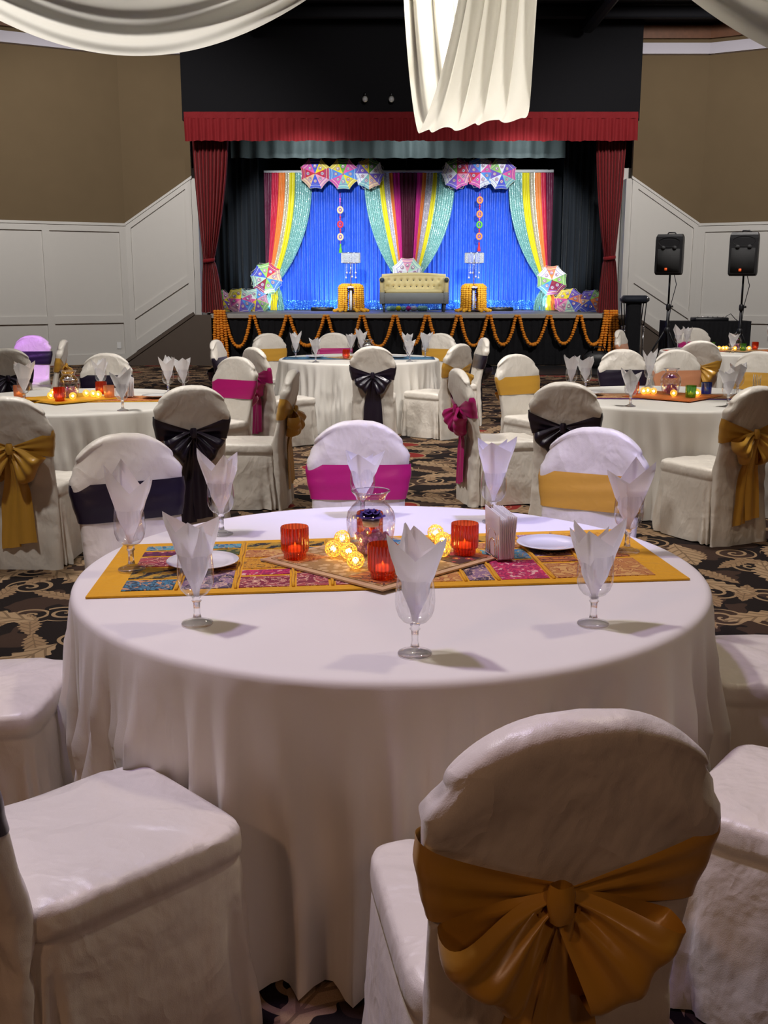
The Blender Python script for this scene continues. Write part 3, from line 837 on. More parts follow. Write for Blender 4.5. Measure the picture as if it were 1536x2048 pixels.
# ------------------------------------------------------------------ parasols
def gore_mesh():
    """one eighth of a parasol canopy, radius 1, apex at origin towards +z; slots: cloth, dark band, light band, motif, mirror"""
    b = MB()
    h = PI / 8
    def P(r, s):                           # s in [-1, 1] across
        a = s * h
        edge = 1 - 0.05 * (1 - s * s)       # scalloped rim
        rr = r * edge * math.cos(h) / math.cos(a)
        sag = 0.02 * (1 - s * s) * r
        return (rr * math.cos(a), rr * math.sin(a), -0.34 * r ** 1.7 - sag)
    bands = [(0, 0.30, 0), (0.30, 0.70, 0), (0.70, 0.735, 1), (0.735, 0.80, 0), (0.80, 0.83, 2), (0.83, 0.91, 0), (0.91, 0.935, 1), (0.935, 1.0, 0)]
    for r0, r1, mi in bands:
        b.grid(5, 2, lambda u, v: P(r0 + (r1 - r0) * v, -1 + 2 * u), mi)
    for rad, mi, dz in ((0.115, 3, 0.006), (0.07, 2, 0.010), (0.045, 4, 0.014)):
        vs = [P(0.47, 0)]; vs = [(vs[0][0], vs[0][1], vs[0][2] + dz)]
        for i in range(12):
            a = 2 * PI * i / 12
            x, y = 0.46 + rad * math.cos(a), rad * math.sin(a)
            z = -0.34 * math.hypot(x, y) ** 1.7
            vs.append((x, y, z + dz))
        b.add(vs, [(0, 1 + i, 1 + (i + 1) % 12) for i in range(12)], mi)
    return b.mesh('canopy_panel', [UC['white'], MAT['trim_dark'], MAT['trim_light'], MAT['motif'], MAT['mirror']])
GORE = gore_mesh()
fr = MB()
for i in range(8):
    a = PI / 8 + i * PI / 4
    fr.tube([(0, 0, -0.02)] + [(r * math.cos(a), r * math.sin(a), -0.34 * r ** 1.7 - 0.012) for r in (0.3, 0.6, 0.8, 1.0)], 0.006, 4)
RIBS = fr.mesh('ribs', MAT['trim_dark'])
sh = MB(); sh.tube([(0, 0, 0.10), (0, 0, -0.95)], 0.022, 8); sh.ball((0, 0, 0.10), 0.035, 8, 5)
SHAFT = sh.mesh('shaft', MAT['wood_beam'])
fb = MB()
for i in range(96):
    a = 2 * PI * i / 96
    k = ((a + PI / 8) % (PI / 4)) / (PI / 4) * 2 - 1
    r = (1 - 0.05 * (1 - k * k)) * math.cos(PI / 8) / math.cos(k * PI / 8)
    fb.ball((1.012 * r * math.cos(a), 1.012 * r * math.sin(a), -0.345), 0.022, 5, 3)
FRINGE = fb.mesh('fringe', MAT['trim_light'])

def parasol(loc, rad, nrm, spin, cols, label, group):
    root = empty('parasol'); tag(root, label, 'parasol', group)
    q = Vector(nrm).normalized().to_track_quat('Z', 'Y')
    root.rotation_mode = 'QUATERNION'; root.rotation_quaternion = q
    root.location = loc; root.scale = (rad, rad, rad)
    for i, cn in enumerate(cols):
        g = put('canopy_panel', GORE, root, rot=(0, 0, spin - i * PI / 4))
        g.material_slots[0].link = 'OBJECT'; g.material_slots[0].material = UC[cn]
    put('ribs', RIBS, root); put('shaft', SHAFT, root); put('fringe', FRINGE, root)
    return root
UP = R(90)
up = [((630, 347), ['blue', 'yellow', 'red', 'rose', 'blue', 'peach', 'red', 'pink'], 0, 'leftmost round parasol hung on the backdrop bar, red and blue panels'),
      ((686, 348), ['green', 'pink', 'sky', 'yellow', 'teal', 'pink', 'sky', 'yellow'], 0, 'hung parasol with green top panel, second from left on the bar'),
      ((738, 347), ['yellow', 'green', 'white', 'violet', 'peach', 'teal', 'white', 'violet'], 22, 'hung parasol with yellow, white and violet panels, third from left'),
      ((914, 347), ['maroon', 'red', 'rose', 'pink', 'violet', 'white', 'white', 'green'], -22, 'hung parasol with green and maroon top, fourth from left'),
      ((961, 345), ['white', 'pink', 'sky', 'white', 'pink', 'red', 'violet', 'sky'], -22, 'hung parasol with sky blue and white top, fifth from left'),
      ((1004, 348), ['white', 'violet', 'pink', 'teal', 'blue', 'white', 'violet', 'lime'], 0, 'rightmost hung parasol with white top and violet panels')]
for (u, v), cols, sp, lb in up:
    p = at(u, v, 23.75)
    parasol(p, 0.335, (0.0, -1, -0.10), UP + R(sp), cols, lb, 'parasols hung along the bar')
p = at(533, 556, 23.7); parasol(p, 0.36, (0.12, -1, 0.1), UP + R(12), ['lime', 'red', 'peach', 'sky', 'lime', 'maroon', 'mint', 'blue'], 'parasol with mint and blue panels at the left swag gather', 'parasols at the swag ties')
p = at(815, 545, 24.0); parasol(p, 0.36, (0, -1, 0.12), UP, ['rose', 'mint', 'white', 'sky', 'white', 'sky', 'white', 'white'], 'white and sky blue parasol standing behind the sofa', 'parasols at the swag ties')
p = at(1104, 560, 23.7); parasol(p, 0.345, (-0.1, -1, 0.1), UP + R(4), ['orange', 'white', 'lime', 'maroon', 'maroon', 'sky', 'lime', 'white'], 'parasol with orange top panel at the right swag gather', 'parasols at the swag ties')
low = [((447, 603), 22.9, 0.30, (0.55, -1, 0.5), ['green', 'rose', 'yellow', 'violet', 'yellow', 'red', 'yellow', 'lime'], 'low parasol tucked behind the left red curtain'),
       ((482, 601), 23.0, 0.33, (0.35, -1, 0.55), ['yellow', 'mint', 'pink', 'sky', 'violet', 'rose', 'pink', 'yellow'], 'low yellow and pink parasol on the left stage floor'),
       ((513, 603), 23.2, 0.32, (0.4, -1, 0.5), ['mint', 'sky', 'rose', 'lime', 'violet', 'yellow', 'pink', 'white'], 'low pale parasol beside the yellow fabric on the left'),
       ((1136, 600), 23.0, 0.33, (-0.3, -1, 0.55), ['yellow', 'violet', 'orange', 'blue', 'mint', 'rose', 'pink', 'yellow'], 'low yellow and orange parasol on the right stage floor'),
       ((1180, 603), 22.9, 0.31, (-0.3, -1, 0.55), ['violet', 'lime', 'orange', 'orange', 'blue', 'blue', 'peach', 'violet'], 'low violet and orange parasol against the right red curtain')]
for (u, v), Y, rad, nr, cols, lb in low:
    p = at(u, v, Y); parasol((p[0], Y, STAGE_Z + rad * 0.80), rad, nr, UP + R(10), cols, lb, 'parasols resting on the stage floor')

# ------------------------------------------------------------------ hanging tassel strings
def tassel_string(u, v0, v1, items, tcol, label):
    Y = 23.9
    top = at(u, v0, Y); bot = at(u, v1, Y)
    root = empty('tassel_string', (top[0], Y, bot[2])); tag(root, label, 'ornament', 'hanging tassel strings')
    H = top[2] - bot[2]
    MB().tube([(0, 0, 0.12), (0, 0, H)], 0.006, 5).obj('cord', UC['pink'], root)
    for fz, kind, cn in items:
        z = H * (1 - fz)
        b = MB()
        if kind == 'ring':
            n = 16
            b.grid(n, 9, lambda s, w: ((0.052 + 0.02 * math.cos(2 * PI * w)) * math.cos(2 * PI * s), 0.02 * math.sin(2 * PI * w), z + (0.062 + 0.02 * math.cos(2 * PI * w)) * math.sin(2 * PI * s)), 0, True)
            b.ball((0, 0, z), 0.022, 8, 5)
            b.obj('medallion', UC[cn], root)
        else:
            b.ball((0, 0, z + 0.025), 0.022, 8, 5); b.ball((0, 0, z - 0.02), 0.018, 8, 5)
            b.obj('bead', UC[cn], root)
    b = MB(); b.lathe([(0.0, 0.20), (0.018, 0.19), (0.022, 0.16), (0.016, 0.145), (0.03, 0.08), (0.042, 0.0)], 12)
    b.obj('tassel', UC[tcol], root)
tassel_string(680, 386, 506, [(0.12, 'bead', 'pink'), (0.28, 'ring', 'peach'), (0.42, 'bead', 'red'), (0.52, 'ring', 'red'), (0.63, 'bead', 'red'), (0.73, 'ring', 'peach')], 'green', 'string of medallions ending in a green tassel, left side')
tassel_string(960, 386, 503, [(0.12, 'ring', 'orange'), (0.24, 'bead', 'red'), (0.36, 'ring', 'orange'), (0.46, 'bead', 'pink'), (0.54, 'ring', 'green'), (0.64, 'bead', 'red'), (0.74, 'ring', 'orange')], 'red', 'string of medallions ending in a red tassel, right side')

# ------------------------------------------------------------------ sofa
def sofa():
    Y = 22.75
    px0, px1 = at(759, 600, Y)[0], at(896, 600, Y)[0]
    W = px1 - px0
    root = empty('settee', ((px0 + px1) / 2, Y, STAGE_Z)); tag(root, 'cream tufted settee with grey base on the stage', 'sofa')
    hw = W / 2
    D = 0.62
    # grey base
    MB().bbox((0, 0, 0.285), (W - 0.04, D, 0.22), 0.02).obj('seat_base', MAT['sofa_grey'], root)
    # cream seat cushion, bowed front
    b = MB()
    def seat(u, v):
        x = (u - 0.5) * (W - 0.22); a = v * PI
        return (x, -D / 2 + 0.05 + 0.06 * (1 - math.cos(a)) * 0.0 + (0.02 if a > PI / 2 else 0) - 0.03 * math.sin(a) + 0.0, 0.36 + 0.05 * v + 0.045 * (1 - (2 * u - 1) ** 2) - 0.02)
    b.grid(24, 8, seat)
    b2 = MB(); b2.bbox((0, 0.02, 0.42), (W - 0.22, D - 0.10, 0.10), 0.04); b2.obj('seat_cushion', MAT['sofa_cream'], root)
    # tufted back, rolled top
    btn = [((-0.5 + (i + 0.5) / 9) * (W - 0.26), 0.66) for i in range(9)] + [((-0.5 + (i + 0.5) / 10) * (W - 0.22), 0.53) for i in range(10)]
    def back(u, v):
        x = (u - 0.5) * (W - 0.10)
        crown = 0.035 * (1 - (2 * u - 1) ** 2)
        if v < 0.72:
            t = v / 0.72; z = 0.44 + t * (0.30 + crown); y = 0.10 + 0.08 * t
            dimple = sum(math.exp(-((x - bx) ** 2 + (z - bz) ** 2) / 0.0009) for bx, bz in btn)
            seam = 0
            y += 0.030 * min(1, dimple) - 0.010
        else:
            t = (v - 0.72) / 0.28 * PI * 1.1
            z = 0.74 + crown + 0.045 * math.sin(t); y = 0.18 + 0.06 * (1 - math.cos(t)) - 0.02
        return (x, y - 0.12 * (abs(2 * u - 1) ** 6), z)
    b = MB(); b.grid(110, 30, back); bk = b.obj('backrest', MAT['sofa_cream'], root, fix=False)
    for bx, bz in btn:
        t = (bz - 0.44) / 0.33
        q = MB(); q.ball((bx, 0.112 + 0.08 * t, bz), 0.013, 6, 4); q.obj('tuft_button', MAT['sofa_dark'], bk)
    MB().bbox((0, 0.27, 0.48), (W - 0.06, 0.10, 0.56), 0.03).obj('back_panel', MAT['sofa_grey'], root)
    # rolled arms
    for s in (-1, 1):
        xa = s * (hw - 0.055)
        b = MB(); b.bbox((xa, -0.01, 0.43), (0.10, D - 0.02, 0.52), 0.03)
        arm = b.obj('arm', MAT['sofa_cream'], root)
        MB().bbox((xa, -D / 2 + 0.012, 0.29), (0.105, 0.06, 0.24), 0.015).obj('arm_front', MAT['sofa_grey'], arm)
        b = MB(); b.tube([(xa, -D / 2 - 0.005, 0.665), (xa, D / 2 - 0.08, 0.665)], 0.062, 16); b.obj('arm_roll', MAT['sofa_cream'], arm)
        b = MB(); b.tube([(xa, -D / 2 - 0.022, 0.665), (xa, -D / 2 - 0.004, 0.665)], 0.046, 16); b.obj('scroll_cap', MAT['sofa_dark'], arm)
        q = MB()
        for k in range(7): q.ball((xa + s * 0.044, -D / 2 - 0.020, 0.20 + 0.055 * k), 0.006, 5, 3); q.ball((xa - s * 0.044, -D / 2 - 0.020, 0.20 + 0.055 * k), 0.006, 5, 3)
        q.obj('nailheads', MAT['nail'], arm)
        for sy in (-1, 1):
            l = MB(); l.tube([(xa - s * 0.03, sy * (D / 2 - 0.06), 0.18), (xa - s * 0.045, sy * (D / 2 - 0.05), 0.0)], [0.035, 0.02], 8); l.obj('leg', MAT['sofa_dark'], root)
sofa()
# folded bright cloth lying behind the sofa
fc = empty('folded_fabric', (at(815, 618, 23.5)[0], 23.5, STAGE_Z)); tag(fc, 'folded pale fabric with pink and yellow bands lying under the sofa', 'fabric')
for k, (x, w, cn) in enumerate([(-0.36, 0.22, 'green'), (-0.2, 0.12, 'yellow'), (-0.09, 0.12, 'green'), (0.02, 0.1, 'magenta'), (0.14, 0.14, 'silver'), (0.33, 0.24, 'green')]):
    MB().bbox((x, 0, 0.055 + 0.004 * (k % 2)), (w, 0.22, 0.11), 0.03).obj('fabric_fold', STRIP[cn], fc)
for u0, u1, s in ((622, 668, 'left'), (975, 1026, 'right')):
    a, c_ = at(u0, 615, 23.6)[0], at(u1, 615, 23.6)[0]
    r_ = empty('light_bar', ((a + c_) / 2, 23.6, STAGE_Z)); tag(r_, 'low black light bar on the stage floor, %s of the sofa' % s, 'light bar', 'stage light bars')
    MB().bbox((0, 0, 0.04), (c_ - a, 0.12, 0.08), 0.012).obj('housing', MAT['black_metal'], r_)
    for k in range(6): MB().tube([(-0.2 + 0.08 * k, 0.02, 0.08), (-0.2 + 0.08 * k, 0.02, 0.088)], 0.024, 10).obj('lens', MAT['crystal'], r_)

# ------------------------------------------------------------------ marigolds
def flower_chain(pts, r, b, jitter=0.2):
    """overlapping flower heads along a path"""
    P_ = [Vector(p) for p in pts]
    seg = [0]
    for i in range(1, len(P_)): seg.append(seg[-1] + (P_[i] - P_[i - 1]).length)
    L = seg[-1]; n = max(2, int(L / (r * 1.15)))
    for k in range(n + 1):
        d = L * k / n
        i = max(j for j in range(len(seg)) if seg[j] <= d + 1e-9); i = min(i, len(P_) - 2)
        t = (d - seg[i]) / max(1e-6, seg[i + 1] - seg[i])
        p = P_[i].lerp(P_[i + 1], t)
        rr = r * (1 + jitter * (random.random() - 0.5))
        ax = (P_[i + 1] - P_[i]).normalized()
        sq = (1, 1, 1) if abs(ax.z) < 0.5 else (1, 1, 0.72)
        b.ball((p.x + random.uniform(-1, 1) * r * 0.12, p.y + random.uniform(-1, 1) * r * 0.12, p.z), rr, 7, 5, 0, sq)
    return b
anch = [447, 505, 576, 652, 724, 790, 854, 917, 978, 1035, 1098, 1159, 1218]
ax_ = [at(u, 632, STAGE_Y - 0.06)[0] for u in anch]
sag = [0.60, 0.56, 0.58, 0.60, 0.60, 0.58, 0.58, 0.58, 0.56, 0.56, 0.54, 0.56]
for k in range(12):
    x0, x1 = ax_[k] + 0.035, ax_[k + 1] - 0.035
    pts = []
    for i in range(29):
        t = i / 28
        s = 2 * t - 1
        pts.append((x0 + (x1 - x0) * t - (x0 + x1) / 2, 0, -sag[k] * (1 - abs(s) ** 2.3)))
    b = flower_chain(pts, 0.040, MB())
    o = b.obj('marigold_swag', MAT['marigold'], loc=((x0 + x1) / 2, STAGE_Y - 0.085, STAGE_Z - 0.045), fix=False)
    tag(o, 'orange marigold swag on the stage front, %s from the left' % ORD[k], 'garland', 'marigold swags along the stage front')
for nm, us, dy in (('left', [432, 438, 444, 450], 0.95), ('right', [1208, 1213, 1219, 1225, 1230], 0.80)):
    for k, u in enumerate(us):
        x = at(u, 632, STAGE_Y)[0]
        spread = (k - (len(us) - 1) / 2) * (0.03 if nm == 'left' else 0.05)
        b = flower_chain([(0, 0, 0.06), (0, -0.02, 0), (spread * 0.5, -0.02, -0.4), (spread, -0.01, -dy + 0.1 * (k % 2))], 0.040, MB())
        o = b.obj('marigold_string', MAT['marigold'], loc=(x, STAGE_Y - 0.10, STAGE_Z - 0.01), fix=False)
        tag(o, 'vertical marigold string in the bundle at the %s stage corner' % nm, 'garland', 'marigold bundle at the %s stage corner' % nm)

def marigold_pedestal(u, nm):
    Y = 22.75
    x = at(u, 600, Y)[0]
    root = empty('pedestal_table', (x, Y, STAGE_Z)); tag(root, 'small white pedestal under marigold strings, %s of the sofa' % nm, 'table', 'pedestals on the stage')
    MB().lathe([(0.0, 0.53), (0.22, 0.53), (0.23, 0.52), (0.22, 0.50), (0.04, 0.49)], 24).obj('table_top', MAT['china'], root)
    MB().lathe([(0.03, 0.03), (0.025, 0.1), (0.025, 0.5)], 12).obj('column', MAT['china'], root)
    MB().lathe([(0.0, 0.0), (0.17, 0.0), (0.16, 0.02), (0.03, 0.04)], 20).obj('foot', MAT['black_metal'], root)
    for k in range(24):
        a = 2 * PI * (k + 0.5) / 24
        if abs(math.cos(a)) < 0.22 and math.sin(a) < 0: continue
        ca, sa = math.cos(a), math.sin(a)
        r0 = 0.245
        out = 0.12 if k % 2 else 0.03
        b = flower_chain([(0.10 * ca, 0.10 * sa, 0.555), (0.21 * ca, 0.21 * sa, 0.555), (r0 * ca, r0 * sa, 0.52), ((r0 + 0.012) * ca, (r0 + 0.012) * sa, 0.06), ((r0 + out) * ca, (r0 + out) * sa, 0.03)], 0.036, MB())
        o = b.obj('marigold_string', MAT['marigold_light'], loc=(x, Y, STAGE_Z), fix=False)
        tag(o, 'golden marigold string draped over the pedestal %s of the sofa' % nm, 'garland', 'marigold strings on the %s pedestal' % nm)
    # crystal drum centrepiece
    cr = empty('crystal_stand', (x - (0.0 if nm == 'left' else -0.0), Y, STAGE_Z + 0.53)); tag(cr, 'crystal drum centrepiece on a thin rod above the %s pedestal' % nm, 'centrepiece', 'crystal centrepieces')
    z1 = at(u, 506, Y)[2] - STAGE_Z - 0.53; z0 = at(u, 526, Y)[2] - STAGE_Z - 0.53
    MB().lathe([(0.0, 0.0), (0.08, 0.0), (0.08, 0.012), (0.012, 0.03)], 16).obj('base', MAT['chrome'], cr)
    MB().tube([(0, 0, 0.0), (0, 0, z1)], 0.009, 8).obj('rod', MAT['chrome'], cr)
    for z in (z0, z1):
        b = MB(); b.grid(28, 7, lambda s, w: ((0.195 + 0.008 * math.cos(2 * PI * w)) * math.cos(2 * PI * s), (0.195 + 0.008 * math.cos(2 * PI * w)) * math.sin(2 * PI * s), z + 0.008 * math.sin(2 * PI * w)), 0, True); b.obj('ring', MAT['chrome'], cr)
    MB().box((0, 0, z1 - 0.003), (0.39, 0.01, 0.006)).box((0, 0, z1 - 0.003), (0.01, 0.39, 0.006)).obj('spoke', MAT['chrome'], cr)
    b = MB()
    for i in range(40):
        a = 2 * PI * i / 40
        for j in range(9):
            b.ball((0.195 * math.cos(a), 0.195 * math.sin(a), z0 + (z1 - z0) * (j + 0.5) / 9), 0.0125, 5, 4)
    cb = b.obj('crystal_beads', MAT['crystal'], cr, smooth=False); cb['kind'] = 'stuff'
    for a_, L in ((0.4, 0.30), (1.7, 0.2), (2.8, 0.30), (3.9, 0.2), (5.0, 0.28), (5.9, 0.2)):
        xx, yy = 0.11 * math.cos(a_), 0.11 * math.sin(a_)
        b = MB(); b.tube([(xx, yy, z0), (xx, yy, z0 - L)], 0.003, 5); b.ball((xx, yy, z0 - L), 0.022, 7, 5)
        for j in range(5): b.ball((xx, yy, z0 - L * (j + 1) / 6), 0.008, 5, 4)
        b.obj('crystal_drop', MAT['crystal'], cr)
marigold_pedestal(702, 'left')
marigold_pedestal(947, 'right')

# ------------------------------------------------------------------ banquet chair with cover and sash
CH = 0.985
_V = [0, 0.36, 0.48, 0.55, 0.74, 0.80, 0.87, 0.93, 0.97, 1.0]
_W = [0.222, 0.212, 0.206, 0.205, 0.208, 0.217, 0.229, 0.229, 0.220, 0.200]
def cw(v): return float(np.interp(v, _V, _W))
def ctop(u): return CH - 0.022 - 0.082 * abs(u) ** 2.5
def cyc(z): return -0.215 - max(0, z - 0.47) * 0.22 - max(0, 0.47 - z) * 0.06
def cth(v): return 0.036
def shell_pt(phi, v, out=0.0):
    c, s = math.cos(phi), math.sin(phi)
    xs_ = math.copysign(abs(c) ** 0.5, c); ys_ = math.copysign(abs(s) ** 0.6, s)
    z = v * ctop(xs_)
    return xs_ * (cw(v) + out), cyc(z) + (cth(v) + out) * ys_, z, xs_, ys_
def back_cover():
    b = MB()
    def fn(u, v):
        phi = 2 * PI * u
        j = int(round(v * 45)); cap = max(0, j - 40); v = min(j, 40) / 40
        x, y, z, xs_, ys_ = shell_pt(phi, v)
        if cap:
            t = cap / 5 * PI / 2; k = math.cos(t)
            return (x * (1 - 0.05 * (1 - k)), cyc(z) + (y - cyc(z)) * k, z + 0.028 * math.sin(t))
        top = sm(z, 0.70, 0.80)
        # folds fanning from the shoulders towards the middle of the sash
        ax = abs(x)
        d = 0.0085 * top * math.sin(34 * (z + 0.75 * ax) + 3 * x) * sm(ax, 0.05, 0.2)
        d += 0.0035 * math.sin(60 * z + 8 * x) * (1 - sm(z, 0.45, 0.56)) * sm(z, 0.15, 0.3)
        d += 0.008 * wob(x * 9, z * 7) * (1 - 0.7 * sm(v, 0.9, 1.0))
        d += 0.010 * math.sin(x * 42) * (1 - sm(z, 0.05, 0.4))
        d -= 0.006 * math.exp(-((z - 0.36) / 0.008) ** 2)
        puff = 0.009 * top * sm(ax, 0.14, 0.22) * wob(z * 50, x * 20)
        return (x + puff, y + d * (1 if ys_ > 0 else -1) * min(1, abs(ys_) * 2), z)
    b.grid(60, 46, fn, 0, True)
    return b.mesh('back_cover', MAT['cover'], fix=False)
def seat_cover():
    b = MB()
    hx, hy, cy = 0.222, 0.245, 0.035
    prof = [(0.0, 0.478), (0.35, 0.482), (0.7, 0.480), (0.93, 0.476), (0.98, 0.470), (1.0, 0.458), (1.008, 0.43), (1.004, 0.412), (0.978, 0.406), (0.985, 0.398), (1.0, 0.382),
            (1.01, 0.33), (1.015, 0.27), (1.025, 0.20), (1.04, 0.12), (1.055, 0.05), (1.06, 0.008)]
    n = 120
    def fn(u, j):
        k = int(round(j * (len(prof) - 1))); s, z = prof[k]
        a = 2 * PI * u
        c, sn_ = math.cos(a), math.sin(a)
        e = 0.24
        px = math.copysign(abs(c) ** e, c); py = math.copysign(abs(sn_) ** e, sn_)
        drop = sm(0.40 - z, 0.0, 0.36)
        fold = 1 + drop * (0.055 * wob(a * 8 + 1 + 7 * (0.4 - z)) + 0.05 * math.sin(a * 15 + 0.6 - 5 * (0.4 - z))) 
        crease = (0.004 * wob(px * s * 4, py * s * 5 + 2) + 0.003 * wob(px * s * 9 - py * s * 6)) * (1 - drop)
        zz = z + (crease if s < 0.95 else 0) + (0.004 * wob(a * 6) if k == len(prof) - 1 else 0)
        return (hx * s * px * fold, cy + hy * s * py * fold, max(0.004, zz))
    b.grid(n, len(prof), fn, 0, True)
    return b.mesh('seat_cover', MAT['cover'], fix=False)
def band(c):
    b = MB()
    def fn(u, v):
        phi = 2 * PI * u
        x, y, z, xs_, ys_ = shell_pt(phi, 0.7)
        rear = (1 - abs(xs_)) ** 0.8 if ys_ < 0 else 0.0
        hi = 0.800 - 0.090 * rear; lo = 0.648 + 0.030 * rear
        z = lo + (hi - lo) * v
        x, y, z2, xs_, ys_ = shell_pt(phi, z / ctop(xs_), 0.006 + 0.003 * math.sin(v * 15 + 2 * xs_) * (0.3 + rear) + 0.004 * math.sin(PI * v))
        return (x, y, z)
    b.grid(60, 12, fn, 0, True)
    return b.mesh('sash', MAT['sash_' + c])
def rear_y(z): return cyc(z) - 0.042
KZ = 0.700
def bow_loop(c, side, ang, L, Wd):
    b = MB()
    d = (side * math.cos(ang), -math.sin(ang)); p = (-d[1], d[0])
    def fn(j, s):
        r = L * math.sin(PI * s) ** 0.75
        q = r / L
        dep = 0.016 + 0.038 * math.sin(2 * PI * s) * (0.5 + q) + 0.022 * q
        w = 0.028 + (Wd - 0.028) * q ** 0.85
        t = j - 0.5
        dep += (0.012 * math.sin(j * PI * 5.2 + side) * (1.0 - 0.55 * q)) * (1 if s < 0.5 else 0.5) + 0.02 * q * math.cos(t * PI)
        rr = r * (1 - 0.12 * (2 * t) ** 2 * q) + 0.01 * q * math.sin(7 * j)
        x = d[0] * rr + p[0] * t * w
        z = KZ + d[1] * rr + p[1] * t * w - 0.015 * q * q
        return (x, rear_y(z) - max(0.004, dep), z)
    b.grid(19, 27, fn)
    return b.mesh('bow_loop', MAT['sash_' + c])
def tail(c, side, L, x1):
    b = MB()
    def fn(j, s):
        t = j - 0.5
        w = 0.035 + 0.075 * sm(s, 0, 0.55)
        z = KZ - 0.01 - L * s + 0.012 * t * (1 if s > 0.95 else 0)
        x = side * 0.012 + (x1 - side * 0.012) * sm(s, 0, 0.9) + t * w + 0.006 * wob(s * 5 + side)
        dep = 0.014 + 0.012 * (1 - s) + 0.009 * math.sin(t * 9 + side + 2.2 * s) * (1 - 0.4 * s) + (0.010 if side > 0 else 0.0)
        return (x, rear_y(z) - max(0.003, dep), z)
    b.grid(11, 20, fn)
    return b.mesh('tail', MAT['sash_' + c])
def knot(c):
    b = MB()
    def fn(u, v):
        a = 2 * PI * u; t = v * 2 - 1
        r = 0.021 * (1 - 0.30 * t * t) * (1 + 0.10 * math.sin(4 * a + 3 * t))
        return (r * 1.05 * math.cos(a), rear_y(KZ) - 0.030 + 0.8 * r * math.sin(a), KZ + 0.030 * t)
    b.grid(18, 9, fn, 0, True)
    return b.mesh('knot', MAT['sash_' + c])
ME_BACK, ME_SEAT = back_cover(), seat_cover()
SASH = {}
for c in ('gold', 'pink', 'black', 'peach'):
    SASH[c] = dict(band=band(c), kn=knot(c), l=bow_loop(c, -1, R(38), 0.178, 0.185), r=bow_loop(c, 1, R(42), 0.186, 0.20), t1=tail(c, -1, 0.56, -0.045), t2=tail(c, 1, 0.53, 0.05))
GRP = {'near': 'chairs around the nearest table', 'left': 'chairs around the left table', 'right': 'chairs around the right table',
       'centre': 'chairs around the far centre table', 'far_right': 'chairs around the far right table', 'far_left': 'chairs around the far left table'}
def chair(x, y, facing, c, grp, label, shift=0.0):
    """facing: degrees clockwise from straight ahead (away from the camera)"""
    r = empty('banquet_chair', (x, y, 0), -R(facing)); tag(r, label, 'chair', GRP[grp])
    put('back_cover', ME_BACK, r); put('seat_cover', ME_SEAT, r)
    s = put('sash', SASH[c]['band'], r); s['label'] = '%s satin sash' % c
    for nm, k in (('knot', 'kn'), ('bow_loop', 'l'), ('bow_loop', 'r'), ('tail', 't1'), ('tail', 't2')): put(nm, SASH[c][k], s, (shift, 0, 0))
def chair_top(u, v, facing, c, grp, label, dx=0, dy=0, shift=0.0):
    x, y = on(u, v, CH)
    a = R(facing)
    chair(x + 0.328 * math.sin(a) + dx, y + 0.328 * math.cos(a) + dy, facing, c, grp, label, shift)
W = 'white covered banquet chair with '
chair_top(717, 842, 180, 'pink', 'near', W + 'pink sash facing us behind the nearest table')
chair_top(245, 868, 152, 'black', 'near', W + 'black sash facing us at back left of nearest table')
chair_top(1195, 856, 206, 'gold', 'near', W + 'gold sash facing us at back right of nearest table')
chair(-1.20, 2.80, 90, 'gold', 'near', 'white covered chair seat cut by the left edge beside nearest tablecloth')
chair(1.23, 3.02, 270, 'gold', 'near', 'white covered chair seat cut by the right edge beside nearest tablecloth')
chair(-0.632, 1.98, 46, 'black', 'near', 'white covered chair in the lower left foreground, black sash at frame edge')
chair_top(1172, 1432, -10, 'gold', 'near', 'foreground chair seen from behind with large gold satin bow', shift=-0.03)
chair(0.98, 2.10, 307, 'gold', 'near', 'white covered chair at lower right edge behind the gold bow chair')
chair_top(745, 693, 2, 'black', 'centre', W + 'black bow seen from behind at far centre table')
chair_top(668, 666, 180, 'pink', 'centre', W + 'pink sash facing us behind the far centre table')
chair_top(535, 667, 152, 'gold', 'centre', W + 'gold sash at back left of far centre table')
chair_top(882, 667, 208, 'gold', 'centre', W + 'gold sash at back right of far centre table')
chair_top(430, 680, 98, 'black', 'centre', W + 'black sash seen sideways left of far centre table')
chair_top(505, 695, 52, 'pink', 'centre', W + 'pink bow seen from behind left of far centre table')
chair_top(922, 688, 310, 'gold', 'centre', W + 'gold bow seen from behind right of far centre table')
chair_top(970, 676, 262, 'black', 'centre', W + 'black sash seen sideways right of far centre table')
chair_top(475, 714, 212, 'pink', 'left', W + 'pink sash at the back right of the left table')
chair_top(588, 740, 274, 'gold', 'left', W + 'gold bow seen sideways right of the left table')
chair_top(383, 772, -18, 'black', 'left', W + 'black bow seen from behind at front of left table')
chair_top(12, 794, 3, 'gold', 'left', W + 'gold bow seen from behind at the left frame edge')
chair_top(213, 707, 180, 'black', 'left', W + 'black sash facing us behind the left table')
chair_top(12, 697, -12, 'black', 'far_left', W + 'black bow seen from behind at far left edge')
chair_top(65, 671, 178, 'black', 'far_left', W + 'black sash lit violet at the far left')
chair_top(128, 680, 262, 'gold', 'far_left', W + 'gold bow seen sideways at the far left')
chair_top(1130, 765, 20, 'black', 'right', W + 'black bow seen from behind at front of right table')
chair_top(1245, 699, 180, 'black', 'right', W + 'black sash facing us behind the right table')
chair(3.30, 9.40, 206, 'gold', 'right', W + 'gold sash facing us at the right frame edge')
chair(2.10, 6.60, -27, 'gold', 'right', W + 'gold bow seen from behind at right frame edge')
chair_top(1030, 709, 150, 'gold', 'right', W + 'gold sash at the back left of the right table')
chair_top(914, 738, 77, 'pink', 'right', W + 'pink bow seen sideways left of the right table')
chair_top(1352, 700, 172, 'peach', 'right', W + 'peach sash behind the vase of the right table')
